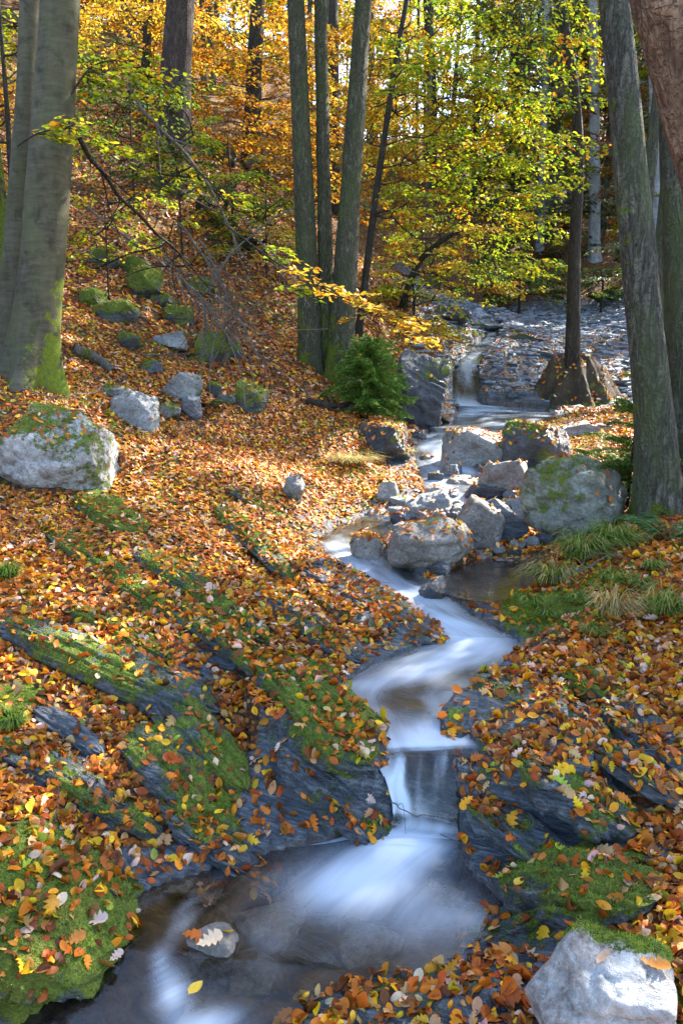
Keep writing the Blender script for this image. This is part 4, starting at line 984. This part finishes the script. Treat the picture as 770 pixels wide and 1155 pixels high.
leafy('golden_beech', 'golden orange beech glowing in the sun behind the pine', [(283, 185, 22), (286, 100, 18), (291, 0, 16), (296, -150, 12)], 21.,
      [(205, 20, 345, 150, -2.5, 2, 52, GOLD, .11, 1.7, 80), (215, 130, 340, 235, -3, 1, 30, GOLD, .11, 1.5, 80), (225, 0, 320, 80, -1, 3, 18, YEL, .11, 1.6, 80)], extra=4.)
leafy('golden_beech', 'yellow leaved beech filling the gap between beech and pine', [(160, 150, 12), (165, 60, 10), (172, -60, 8)], 19.,
      [(85, -20, 195, 60, -1, 2, 30, YEL, .10, 1.4, 80), (90, 60, 190, 130, -2, 1, 12, GRN, .10, 1.2, 70), (140, 40, 195, 170, -1, 1, 8, GOLD, .1, 1.2, 70)], extra=4.)
leafy('hillside_sapling', 'small yellow green saplings on the slope behind the beech', [(15, 260, 8), (10, 150, 6), (2, 40, 4)], 10.5,
      [(-30, 0, 45, 60, 0, 1.5, 12, YGR, .075, .9, 60), (-30, 60, 40, 240, 0, 1.5, 20, YEL, .075, .8, 50)], cat='sapling')
leafy('hillside_sapling', 'green leaved saplings at the foot of the pine', [(205, 255, 2.5), (202, 215, 2), (198, 180, 1.5)], 13.2,
      [(165, 160, 232, 215, -.3, .6, 9, GRN, .085, .6, 40), (180, 120, 230, 180, -.2, .6, 5, YGR, .085, .6, 40)], cat='sapling', extra=.3)
leafy('hillside_sapling', 'loose saplings with yellow and green leaves along the slope behind the three stems', [(262, 300, 3), (262, 230, 2.5), (258, 170, 2)], 15.,
      [(215, 190, 330, 300, -1.5, 1, 26, YGR, .085, .8, 42), (230, 230, 335, 330, -2, 0, 14, YEL, .08, .7, 38)], cat='sapling', extra=.3)
leafy('golden_beech', 'orange and yellow beech seen between the three stems', [(376, 120, 16), (374, 0, 14), (372, -120, 10)], 26.,
      [(330, 0, 440, 110, -2, 3, 20, GOLD, .12, 1.7, 70), (340, 100, 450, 230, -3, 2, 34, YEL, .12, 1.6, 80), (400, 190, 470, 290, -4, 0, 22, GOLD, .11, 1.3, 70)], extra=4.)
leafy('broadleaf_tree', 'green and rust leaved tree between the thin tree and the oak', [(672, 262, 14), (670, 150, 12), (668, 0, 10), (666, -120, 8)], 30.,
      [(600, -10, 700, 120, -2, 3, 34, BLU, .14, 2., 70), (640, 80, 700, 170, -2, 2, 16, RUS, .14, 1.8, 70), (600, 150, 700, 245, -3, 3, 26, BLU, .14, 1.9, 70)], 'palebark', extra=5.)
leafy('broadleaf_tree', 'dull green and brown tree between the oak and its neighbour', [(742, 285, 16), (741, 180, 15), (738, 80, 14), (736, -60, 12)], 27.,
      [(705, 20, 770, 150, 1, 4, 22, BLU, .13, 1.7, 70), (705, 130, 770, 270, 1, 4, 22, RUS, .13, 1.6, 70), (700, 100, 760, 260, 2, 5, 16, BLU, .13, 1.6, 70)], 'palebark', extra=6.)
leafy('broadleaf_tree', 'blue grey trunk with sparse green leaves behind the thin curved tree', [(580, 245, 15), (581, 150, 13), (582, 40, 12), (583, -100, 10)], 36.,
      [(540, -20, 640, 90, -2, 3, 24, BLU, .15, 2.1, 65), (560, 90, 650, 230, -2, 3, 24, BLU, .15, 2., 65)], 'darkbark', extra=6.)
leafy('birch_tree', 'pale blotched slender trunk standing alone before the far wood', [(610, 252, 9), (612, 170, 8), (615, 60, 8), (616, -80, 6)], 31.,
      [(585, 20, 640, 200, 0, 3, 12, YGR, .13, 1.5, 55)], 'palebark', extra=5.)
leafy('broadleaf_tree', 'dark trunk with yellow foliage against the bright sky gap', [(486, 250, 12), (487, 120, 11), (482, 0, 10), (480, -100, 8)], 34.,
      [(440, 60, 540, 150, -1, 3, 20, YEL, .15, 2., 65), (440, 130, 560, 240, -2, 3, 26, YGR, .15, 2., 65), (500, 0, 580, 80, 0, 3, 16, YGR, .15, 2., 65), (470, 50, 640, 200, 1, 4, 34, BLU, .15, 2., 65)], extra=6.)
leafy('hillside_sapling', 'loose green shrub on the slope between beech and pine', [(150, 190, 2.5), (148, 150, 2), (146, 110, 1.5)], 14.5,
      [(95, 90, 195, 150, -1, 1, 14, GRN, .085, .9, 50), (90, 140, 190, 200, -1, .5, 10, YGR, .085, .8, 40)], cat='sapling', extra=.2)
leafy('hillside_sapling', 'low yellow green seedlings among the mossy rocks behind the beech', [(120, 290, 2), (120, 265, 1.6), (118, 240, 1.2)], 10.8,
      [(85, 200, 200, 300, -.5, .8, 14, YGR, .07, .55, 30)], cat='sapling', extra=.1)
leafy('hillside_sapling', 'green seedlings between the mossy slope rocks and the three stems', [(300, 270, 2), (300, 240, 1.6), (300, 215, 1.2)], 14.,
      [(250, 190, 335, 280, -.5, .8, 14, GRN, .08, .7, 40)], cat='sapling', extra=.1)
# low growth on the far slope and bank tops
leafy('bramble_bush', 'dark green bush at the head of the far slate slope', None, 25.5, [(555, 290, 615, 340, -.6, 1., 22, GRN, .12, 1.0, 70)], cat='bush')
leafy('bramble_bush', 'bright green ferny bush beside the thin tree at the slope head', None, 24.5, [(655, 300, 700, 335, -.6, 1., 14, (GRN[0] * 1.5, GRN[1]), .11, .9, 70)], cat='bush')
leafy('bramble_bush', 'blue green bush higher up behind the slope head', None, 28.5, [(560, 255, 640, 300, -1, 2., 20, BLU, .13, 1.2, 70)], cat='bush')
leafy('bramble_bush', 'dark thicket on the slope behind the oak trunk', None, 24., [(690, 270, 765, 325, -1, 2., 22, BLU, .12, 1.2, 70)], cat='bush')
leafy('bramble_bush', 'yellowish thicket on the knoll above the dark cliff', None, 16.5, [(430, 310, 500, 375, -.8, .8, 18, YGR, .085, .8, 60)], cat='bush')

SHADE = [('small dense tree on the shady bank above the front pool', 8.0, 9.3, 8.2, 1.1, YGR, 18, 83, .42, .1), ('tall yellow green tree beyond the oak on the shady bank', 8.2, 12.5, 13, 3.0, YGR, 12, 71), ('tall green tree further up the shady bank', 10.5, 18, 15, 3.4, YGR, 22, 72), ('rust brown tree up the shady bank', 14.5, 25, 16, 3.6, RUS, 22, 73),
         ('dense green tree above the far slate slope', 12.5, 31, 17, 4.2, YGR, 36, 74), ('wide green tree high on the shady side', 17, 33, 18, 4.2, BLU, 24, 76), ('slender tree above the slope head', 8.6, 33, 15, 3.2, YGR, 18, 77), ('tall oak far behind the leaning oak with a high crown', 7.7, 19., 20, 4., YGR, 26, 81, .5, .2), ('second tall oak far behind the leaning oak', 8.6, 22.8, 22, 4., YEL, 26, 82, .5, .2), ('slim trunk on the left slope head with a high golden crown', -.6, 22.5, 17, 3.2, GOLD, 18, 80, .6, .12)]  # added trees, several out of view, placed so their crowns cast shade
# far wood: many trees that read as one mass
def far_wood():
    bg, lg = Geo(), []
    for k in range(140):
        Y = rng.uniform(29, 45) if k < 55 else rng.uniform(42, 85); px = rng.uniform(-120, 900); x = (px - CX) / F * Y; zg = drop(x, Y)
        h = rng.uniform(11, 19); lean = rng.normal(0, .5, 2)
        tp = resample([[x, Y, zg - .3], [x + lean[0] * .5, Y + lean[1] * .5, zg + h * .5], [x + lean[0], Y + lean[1], zg + h]], 10)
        bg.tube(tp, np.linspace(rng.uniform(.08, .19), .04, 10), 7)
        right = sstep(520, 640, px); pal = BLU if rng.random() < right * .8 else (GOLD if px < 330 and rng.random() < .6 else (YEL if rng.random() < .5 else YGR))
        if 360 < px < 520:
            h *= .75
            if Y < 42: continue
        for j in range(26 if Y < 50 else 19):
            f = rng.uniform(.12, 1); q = tp[min(9, int(f * 9))]; a = rng.uniform(0, 6.28); l = rng.uniform(.3, 2.6) * (1.1 - .5 * f)
            s = q + [math.cos(a) * l * .4, math.sin(a) * l * .4, .3 * l]
            bg.tube([q, s], [.035, .02], 4)
            spray(lg, bg, s, [math.cos(a), math.sin(a), .1], rng.uniform(1.8, 3.2), pal, .26, 70, thick=.012)
    root = thing('far_wood', 'far wood of autumn trees closing the valley', 'woodland'); root['kind'] = 'stuff'
    o = obj('trunks', bg.mesh('trunks'), M['oak'], root, kind='stuff'); o = obj('foliage', build_inst('foliage', lg), M['foliage'], root, kind='stuff')
far_wood()
def shade_tree(label, x, y, h, r, pal, n, seed, f0=.3, r0=.24):  # adds one tree whose crown blocks the sun
    root = thing('added_shade_tree', label, 'tree', 'trees added to shade the valley'); rg = np.random.default_rng(seed); z = drop(x, y)
    tp = resample([[x, y, z - .3], [x + rg.normal(0, .2), y, z + h * .5], [x + rg.normal(0, .4), y + rg.normal(0, .4), z + h]], 24); tr = np.linspace(r0, .05, 24)
    g = Geo(); g.tube(tp, tr, 14, amp=.1, flare=.5, a=.2); obj('trunk', g.mesh('trunk'), M['oak'], root)
    bg, lg = Geo(), []
    limbs_crown(bg, lg, tp, tr, z + h * f0, z + h, n, r, pal, .13, 5, 1.5, seed)
    obj('branches', bg.mesh('branches'), M['darkbark'], root); obj('crown', build_inst('crown', lg), M['foliage'], root)
for a in SHADE: shade_tree(*a)

# ------------------------------------------------------------------ hanging leafy branches, dead branches, logs
def stick(name, label, path, r0, r1, mat='twig', cat='branch', subs=0, seed=1, group=None, moss_=.1, sublen=.4):
    rg = np.random.default_rng(seed); g = Geo(); p_ = resample(np.array(path), 26)
    p_ = p_ + np.stack([vn(np.linspace(0, 9, 26), seed, k, seed) for k in range(3)], 1) * .02 * np.linalg.norm(p_[-1] - p_[0]) ** .7
    g.tube(p_, np.linspace(r0, r1, 26), 7, a=moss_, amp=.15, seed=seed)
    for k in range(subs):
        i = rg.integers(4, 22); d = unit(p_[i + 2] - p_[i] + rg.normal(0, .55, 3) * np.linalg.norm(p_[i + 2] - p_[i]) * 1.3); l = sublen * rg.uniform(.5, 1.3)
        q = [p_[i], p_[i] + d * l * .5 + rg.normal(0, .03, 3), p_[i] + d * l + rg.normal(0, .06, 3)]
        g.tube(resample(q, 8), np.linspace(r0 * .4, r1 * .6, 8), 5, a=0.)
    o_ = p_[0]; 
    me = g.mesh(name); V = np.empty(len(me.vertices) * 3, np.float32); me.vertices.foreach_get('co', V); V = V.reshape(-1, 3) - o_.astype(np.float32); me.vertices.foreach_set('co', V.ravel())
    o = obj(name, me, M[mat], None, label, cat, group); o.location = o_; return o, p_
def PD(l): return [P(*q) for q in l]
def onground(l, up=.03): 
    out = []
    for px, py, u_ in l:
        q = GT(px, py); q[2] += u_; out.append(q)
    return out
stick('dead_branch', 'long bare branch sweeping from the beech down across the hillside', PD([(86, 155, 7.6), (120, 205, 8.0), (165, 250, 8.6), (205, 290, 9.2), (240, 330, 9.6)]), .028, .006, subs=9, seed=3, mat='darkbark', sublen=.7)
stick('dead_branch', 'grey bent branch rising behind the beech toward the pine foot', PD([(130, 90, 9.5), (160, 118, 9.7), (192, 158, 10), (235, 205, 10.3), (262, 262, 10.8), (285, 300, 11)]), .03, .008, subs=7, seed=5, sublen=.6)
stick('dead_branch', 'pale straight stick leaning across the slope before the three stems', PD([(240, 312, 11), (275, 270, 11.3), (335, 232, 11.8)]), .022, .012, subs=2, seed=7)
stick('dead_branch', 'bundle of fine dry twigs fanning down the middle hillside', PD([(185, 290, 9.3), (225, 335, 9.3), (270, 400, 9.3)]), .020, .006, subs=30, seed=9, sublen=1.0)
stick('dead_branch', 'second spray of dry twigs lying below the first on the hillside', PD([(200, 250, 10), (250, 320, 10), (262, 385, 9.8)]), .020, .006, subs=22, seed=10, sublen=.9)
stick('dead_branch', 'sheaf of pale dry twigs leaning down toward the blocky mossy rock', PD([(225, 270, 10.2), (262, 340, 10), (300, 420, 9.8)]), .018, .005, subs=26, seed=41, sublen=.9)
stick('dead_branch', 'long bare bough lying across the slope above the mossy rocks', PD([(100, 235, 11.2), (150, 275, 11), (215, 325, 10.6), (255, 372, 10.2)]), .022, .006, subs=12, seed=43, sublen=.7)
stick('dead_branch', 'bare twiggy branch hanging before the three stems', PD([(290, 270, 10), (318, 300, 9.9), (350, 345, 9.8)]), .014, .004, subs=12, seed=45, sublen=.5)
stick('dead_branch', 'thin pale twig lying in front of the beech roots', onground([(20, 450, .10), (70, 462, .12), (120, 445, .1), (150, 425, .08)]), .008, .003, subs=8, seed=11, sublen=.3)
stick('dead_branch', 'thin crooked twig lying beside the tan grey rock', onground([(160, 405, .06), (200, 408, .1), (250, 402, .06)]), .012, .004, subs=6, seed=13, sublen=.3)
stick('log', 'dark rotting log lying on the slope in front of the pine', onground([(228, 238, .15), (255, 262, .15), (285, 285, .12)]), .17, .12, 'darkbark', 'log', 2, 15, moss_=.4)
stick('log', 'grey fallen log between the beech foot and the mossy rocks', onground([(82, 398, .05), (105, 408, .06), (128, 422, .04)]), .07, .05, 'twig', 'log', 0, 17, moss_=.45)
stick('root', 'dark root curling across leaves below the three stems', onground([(345, 455, .03), (380, 462, .06), (410, 455, .05), (440, 452, .04)]), .05, .02, 'darkbark', 'root', 4, 19)
stick('log', 'thin dark log lying down the bank beside the cliff', onground([(455, 455, .12), (480, 470, .12), (505, 482, .08)]), .06, .04, 'darkbark', 'log', 1, 21)
stick('twig', 'curly pale rootlet on the long blue slate ledge', onground([(105, 740, .03), (125, 765, .04), (140, 775, .03), (152, 777, .03)]), .004, .002, subs=3, seed=23, sublen=.08, cat='twig')
stick('twig', 'thin upright twig standing at the black slate splinters', PD([(64, 925, 2.72), (66, 900, 2.74), (68, 880, 2.78)]), .003, .002, subs=0, seed=25, cat='twig')
stick('twig', 'thin twig caught across the lower fall', [PZ(440, 902, .16) + [0, -.03, .0], PZ(470, 912, .14) + [0, -.05, .0], PZ(510, 914, .15) + [0, -.03, 0]], .003, .0015, subs=1, seed=27, sublen=.06, cat='twig')
stick('dead_branch', 'thin twig lying in the grass of the bank edge', onground([(622, 665, .06), (660, 652, .08), (700, 632, .06)]), .010, .004, subs=3, seed=29, sublen=.25)

g = Geo()
for k in range(520):
    y_ = rng.uniform(1.6, 14); x_ = rng.uniform(-1, 1) * .55 * (y_ + .6); h_ = bvh.ray_cast(Vector((x_, y_, 60.)), Vector((0, 0, -1)))
    if h_[0] is None or (own[h_[2]] < 0 and g_in[fvi[h_[2]]]): continue
    if own[h_[2]] >= 0 and h_[1].z < .85 or y_ < 2.6: continue
    l_ = rng.uniform(.04, .15) * (1 + y_ * .1); a_ = rng.uniform(0, 6.28); n_3 = np.array(h_[1]); d_ = np.array([math.cos(a_), math.sin(a_), 0]); d_ = unit(d_ - n_3 * (d_ @ n_3)); b_ = np.array(h_[0]) + n_3 * .012
    g.tube([b_ - d_ * l_, b_ + rng.normal(0, .02, 3) * [1, 1, 0] + n_3 * .006, b_ + d_ * l_ + n_3 * rng.uniform(0, .02)], [.0022, .002, .001], 4, a=0.)
obj('twig_litter', g.mesh('twig_litter'), M['twig'], None, 'thin dry twigs strewn over the fallen leaves', 'twigs', kind='stuff')
# leafy branch crossing in front of the three stems
def leafy_branch(name, label, path, r0, sprays, pal, ls, mat='darkbark', gain=1.):
    root = thing(name, label, 'branch'); bg, lg = Geo(), []
    p_ = resample(np.array(path), 24); bg.tube(p_, np.linspace(r0, r0 * .25, 24), 6)
    for (f, n, L) in sprays:
        for k in range(n):
            q = p_[int(np.clip(f + rng.normal(0, .05), 0, 1) * 23)]; d = p_[-1] - p_[0]; a = math.atan2(d[1], d[0]) + rng.normal(0, .7)
            spray(lg, bg, q, [math.cos(a), math.sin(a), rng.normal(-.05, .12)], L * rng.uniform(.7, 1.2), pal, ls, 16, thick=.004, tm=TMF)
    obj('wood', bg.mesh('wood'), M[mat], root); obj('leaves', build_inst('leaves', lg), M['foliage'], root)
TMF = leaf_tmpl('beech', .1, .1, .1)
leafy_branch('leafy_branch', 'thin branch of yellow leaves hanging in front of the three stems', PD([(250, 250, 8.6), (310, 295, 8.3), (365, 325, 8.1), (420, 352, 8.0), (465, 385, 8.0)]), .012, [(.35, 5, .5), (.55, 6, .55), (.7, 7, .5), (.85, 7, .45), (1., 5, .4)], YEL, .075)
leafy_branch('leafy_branch', 'branch of green and yellow leaves growing from the beech trunk', PD([(78, 110, 7.3), (105, 75, 7.4), (140, 70, 7.6), (175, 95, 7.9)]), .012, [(.3, 5, .5), (.6, 7, .5), (.9, 6, .5)], YGR, .075)
leafy_branch('leafy_branch', 'short leafy shoot across the middle of the beech trunk', PD([(20, 165, 7.0), (45, 150, 6.9), (80, 145, 6.9), (110, 160, 7.0)]), .008, [(.4, 4, .35), (.7, 5, .4), (1., 4, .4)], YGR, .07)
leafy_branch('leafy_branch', 'small spray of yellow leaves drooping beside the dark cliff', PD([(430, 340, 13.2), (455, 360, 13.), (480, 372, 12.8), (505, 380, 12.7)]), .014, [(.3, 5, .6), (.6, 7, .6), (.95, 6, .6)], YEL, .085)
leafy_branch('leafy_branch', 'sprig of green leaves hanging before the twigs on the hillside', PD([(205, 175, 9.), (260, 230, 9.), (310, 300, 8.9), (330, 330, 8.9)]), .010, [(.3, 4, .4), (.6, 5, .45), (.95, 5, .4)], YGR, .075)

# ------------------------------------------------------------------ young fir, ferns, grass
def fir(name, label, px, pyb, h, w, n, seed, fc=(.075, .155, .025), dy=0.):
    b = GT(px, pyb); b[1] += dy; b[2] = drop(b[0], b[1]); root = thing(name, label, 'fir'); g = Geo(); gl = []
    g.tube(resample([b - [0, 0, .1], b + [.02, 0, h * .5], b + [.05, .02, h]], 10), np.linspace(.02, .005, 10), 6)
    for k in range(n):
        f = rng.uniform(.08, .98); a = rng.uniform(0, 6.28); l = w * (1.06 - f) ** .5 * rng.uniform(.6, 1.1)
        o = b + [.04 * f, 0, h * f]; d = np.array([math.cos(a), math.sin(a), rng.uniform(-.1, .55)]); q = resample([o, o + d * l * .5, o + d * l - [0, 0, .14 * l]], 6)
        g.tube(q, np.linspace(.006, .002, 6), 3)
        m = int(420 * l / .5) + 20; t = rng.random(m); i = np.clip((t * 5).astype(int), 0, 4); pos_ = q[i] + (q[i + 1] - q[i]) * rng.random((m, 1))
        lat = np.array([-d[1], d[0], 0]); off_ = rng.normal(0, 1, (m, 1)); pos_ = pos_ + lat * off_ * .09 * l * (1.2 - t[:, None]) + [0, 0, -.02] * np.abs(off_)
        ax = d + lat * np.sign(off_) * .9 + rng.normal(0, .3, (m, 3)); c = np.array([fc]) * rng.uniform(.5, 2.0, (m, 1)) * (1 + rng.normal(0, .1, (m, 3)))
        instance(gl, BL, pos_, ax, rng.normal(size=(m, 3)) + [0, 0, 1], rng.uniform(.025, .04, m), np.clip(c, .01, .4))
    obj('stem', g.mesh('stem'), M['darkbark'], root); obj('needles', build_inst('needles', gl), M['green'], root)
fir('young_fir', 'bushy young green fir at the foot of the three stems', 414, 474, 1.12, .66, 190, 1, (.10, .19, .03))

PIN = (np.array([[0, -.09, 0], [0, .09, 0], [.5, .12, -.02], [1., 0, -.10], [.5, -.12, -.02]]), [np.array([[0, 1, 2, 4]]), np.array([[4, 2, 3]])])
def fern(name, label, b, nf, L, col, spread=(0, 6.28), group=None, rise=.8):
    root = thing(name, label, 'fern', group); g = Geo()
    for k in range(nf):
        a = rng.uniform(*spread); l = L * rng.uniform(.7, 1.15); d = np.array([math.cos(a), math.sin(a), 0]); t = np.linspace(0, 1, 12)[:, None]
        pth = b + d * t * l + np.array([0, 0, 1]) * (rise * l * (t - .75 * t ** 2)); gl = []
        g1 = Geo(); g1.tube(pth, np.linspace(.004, .0012, 12), 3)
        m = 26; tt_ = np.linspace(.15, .99, m); lat = np.array([-d[1], d[0], 0])
        for sg in (-1, 1):
            q = np.stack([np.interp(tt_, t[:, 0], pth[:, i]) for i in range(3)], 1); ax = lat * sg + d * .45 + rng.normal(0, .08, (m, 3))
            c = np.array([col]) * rng.uniform(.7, 1.3, (m, 1))
            # pinna centred half its length out
            ln = l * .30 * np.sin(np.clip(tt_, 0, 1) * 2.6 + .5) * (1.05 - tt_) + .012
            instance(gl, PIN, q, ax, np.tile([[0, 0, 1.]], (m, 1)) + rng.normal(0, .15, (m, 3)), ln, np.clip(c, .01, .5))
        rv = np.concatenate(g1.V); gl.append((rv, np.tile([[.10, .09, .03]], (len(rv), 1)), [np.concatenate(g1.L).reshape(-1, 4)], len(rv), 1))
        fr = build_inst('frond', gl); obj('frond', fr, M['green'], root)
    return root
fir('young_hemlock', 'loose light green conifer seedling in front of the slab beside the oak', 706, 572, .95, .62, 46, 2, (.09, .15, .025))
fir('young_hemlock', 'pale green conifer sprays hugging the foot of the oak trunk', 752, 548, .55, .55, 26, 3, (.11, .18, .03), -.9)
fern('fern', 'dark green fern on the grassy bank below the oak', GT(752, 612) + [0, 0, .02], 9, .42, (.04, .13, .03), rise=.9)
fern('fern', 'small green fern clump on the hillside beside the blocky mossy rock', GT(240, 462) + [0, 0, .03], 12, .34, (.08, .13, .025), rise=.7)
fern('fern', 'fern growing at the head of the slate slope beside the thin tree', GT(680, 342), 12, .9, (.10, .20, .04), rise=.8)

def tuft(label, px, py, n, L, dry, seed, droopd=(0, -1), rise=1.):
    n = int(n * 1.6)
    b = GT(px, py); root = None; gl = Geo(); rg = np.random.default_rng(seed); m = 7
    for k in range(n):
        a = rg.uniform(0, 6.28); q0 = b + [math.cos(a) * rg.random() * L * .35, math.sin(a) * rg.random() * L * .25, -.02]; l = L * rg.uniform(.55, 1.2)
        o = np.array([math.cos(a) * .6 + droopd[0] * .5, math.sin(a) * .6 + droopd[1] * .5, 0]); t = np.linspace(0, 1, m)[:, None]
        pth = q0 + o * l * .75 * t ** 1.4 + np.array([0, 0, 1.]) * l * rise * rg.uniform(.7, 1.7) * (t - .7 * t ** 2)
        side = np.cross(o, [0, 0, 1.]); side = side / (np.linalg.norm(side) + 1e-6); w = .003 * (1 - t ** 2) + .0006
        V = np.concatenate([pth + side * w, pth - side * w]); Fq = np.array([[i, i + 1, m + i + 1, m + i] for i in range(m - 1)])
        c = np.array((.42, .33, .14)) if rg.random() < dry else np.array((.14, .23, .03)); gl.add(V - b, Fq, 0., c * rg.uniform(.6, 1.3))
    o_ = obj('grass_tuft', gl.mesh('grass_tuft', col=True), M['green'], None, label, 'grass tuft', 'grass tufts on the bank'); o_.location = b
tuft('long drooping tuft of green grass at the foot of the oak', 690, 615, 320, .36, .10, 1)
tuft('wide green grass tuft hanging toward the brown still pool', 655, 628, 320, .36, .14, 2)
tuft('short grass tuft at the corner of the brown still pool', 622, 655, 220, .30, .5, 3, (-.5, -1))
tuft('bundle of straw coloured dead grass in the middle of the mossy bank', 692, 690, 170, .30, .9, 4)
tuft('small fresh green grass tuft above the straw coloured bundle', 690, 655, 90, .22, .05, 5)
tuft('grass tuft at the edge of the frame on the mossy bank', 752, 690, 220, .32, .3, 6)
tuft('dry grass hanging over the earth hump under the thin tree', 662, 425, 200, .75, .6, 31, (0, -1), .3)
tuft('dry grass fringe under the young fir', 395, 520, 240, .55, .85, 7, (.2, -1), .4)
tuft('pale grass fringe hanging from the rooty bank', 440, 510, 200, .5, .8, 8, (.3, -1), .3)
tuft('green cress like tuft on the leaf slope beside the frame edge', 8, 650, 260, .2, .0, 9)
for k, (px_, py_, lb_) in enumerate(((618, 694, 'short mossy grass at the earthy rim of the bank above the middle pool'), (648, 676, 'short green grass between the straw bundle and the brown pool'), (668, 712, 'sparse short grass among leaves below the straw bundle'), (600, 680, 'short green grass at the inner corner of the bank'), (720, 660, 'leafy green herbs on the bank under the oak'), (735, 640, 'fresh herbs beside the dark green fern'))):
    tuft(lb_, px_, py_, 190, .13, .12, 20 + k)
tuft('thick green tuft above the mossy front ledge', 12, 815, 260, .16, .0, 10)

# ------------------------------------------------------------------ single leaves that catch the eye
def one_leaf(label, px, py, size, col, oak, yaw, z=None, lift=.008, tilt=(0, -.1)):
    tm = leaf_tmpl('oak', .25, .1, .25) if oak else leaf_tmpl('beech', .2, .1, .2)
    o = Vector((0, 0, H)); d = (Vector(P(px, py, 1.)) - o).normalized(); h = bvh.ray_cast(o, d)
    if z is not None: p_ = PZ(px, py, z); n = np.array([0, 0, 1.])
    else: p_ = np.array(h[0]); n = np.array(h[1])
    n = unit(n + [tilt[0], tilt[1], .4]); gl = []
    ax = np.array([[math.cos(yaw), math.sin(yaw), 0]])
    instance(gl, tm, np.zeros((1, 3)), ax, n[None], np.array([size]), np.array([col]))
    ob = obj('fallen_leaf', build_inst('fallen_leaf', gl), M['litter'], None, label, 'leaf', 'single fallen leaves'); ob.location = p_ + n * lift
OR_, PK, YL, TN = (.50, .19, .04), (.62, .45, .38), (.62, .42, .05), (.52, .34, .17)
one_leaf('orange oak leaf lying on the mossy front ledge', 82, 1060, .085, OR_, True, .4)
one_leaf('wide pale pink oak leaf lying on the mossy front ledge', 106, 1038, .10, PK, True, -.1)
one_leaf('pale oak leaf at the lower mossy rim above the dark water', 130, 1080, .06, PK, True, 1.)
one_leaf('thin yellow leaf floating in the front cascade', 221, 1120, .065, YL, False, 1.0, z=-.01, lift=.02)
one_leaf('orange leaf stuck to the wet rock of the lower fall', 441, 887, .05, (.55, .16, .02), False, .5, lift=.02)
one_leaf('pale oak leaf on the wet apron beside the lower fall', 421, 902, .07, PK, True, 2.2, lift=.015)
one_leaf('big orange leaf lying on the white quartz boulder', 738, 1090, .085, (.5, .2, .04), True, -.4)
one_leaf('orange brown oak leaf lying beside the white quartz boulder', 560, 1082, .12, OR_, True, .5, lift=.02)
one_leaf('pale dry leaf draped over the brown stone in the front cascade', 238, 1062, .10, (.60, .45, .30), True, .6, lift=.02)
one_leaf('round yellow leaf on the mossy rib beside the front pool', 586, 998, .06, YL, False, .9, lift=.015)
one_leaf('pale oval leaf on top of the mossy slate hump', 734, 1008, .065, (.66, .52, .30), False, .1, lift=.015)
one_leaf('pale pink oak leaf lying on the grassy bank', 731, 702, .10, PK, True, .2, lift=.03)

# ------------------------------------------------------------------ light, sky, camera
SUN_EL, SUN_AZ = R(40), R(50)          # from ahead, to the right of the view
w = bpy.data.worlds.new('World'); sc.world = w; w.use_nodes = True; nt = w.node_tree
sky = nt.nodes.new('ShaderNodeTexSky'); sky.sky_type = 'NISHITA'; sky.sun_disc = False; sky.sun_elevation = SUN_EL; sky.sun_rotation = SUN_AZ
bg_ = nt.nodes['Background']; nt.links.new(sky.outputs[0], bg_.inputs[0]); bg_.inputs[1].default_value = .15
sd = bpy.data.lights.new('sun', 'SUN'); sd.energy = 5.; sd.angle = R(.53); sd.color = (1., .93, .82)
so = bpy.data.objects.new('sun', sd); C.objects.link(so)
dirs = Vector((math.sin(SUN_AZ) * math.cos(SUN_EL), math.cos(SUN_AZ) * math.cos(SUN_EL), math.sin(SUN_EL)))
so.rotation_euler = (-dirs).to_track_quat('-Z', 'Y').to_euler(); so.location = dirs * 50
cd = bpy.data.cameras.new('camera'); cd.sensor_fit = 'VERTICAL'; cd.sensor_height = 36; cd.lens = F / 1155 * 36; cd.clip_end = 1000; cd.clip_start = .05
co = bpy.data.objects.new('camera', cd); C.objects.link(co); co.location = (0, 0, H); co.rotation_euler = (R(90) - PT, 0, 0)
sc.camera = co
sc.view_settings.view_transform = 'Standard'; sc.view_settings.look = 'None'; sc.view_settings.exposure = 2.6; sc.view_settings.gamma = 1
sc.cycles.use_denoising = True
sc.cycles.max_bounces = 8; sc.cycles.transparent_max_bounces = 12; sc.cycles.diffuse_bounces = 3; sc.cycles.glossy_bounces = 2
sc.cycles.sample_clamp_indirect = 6
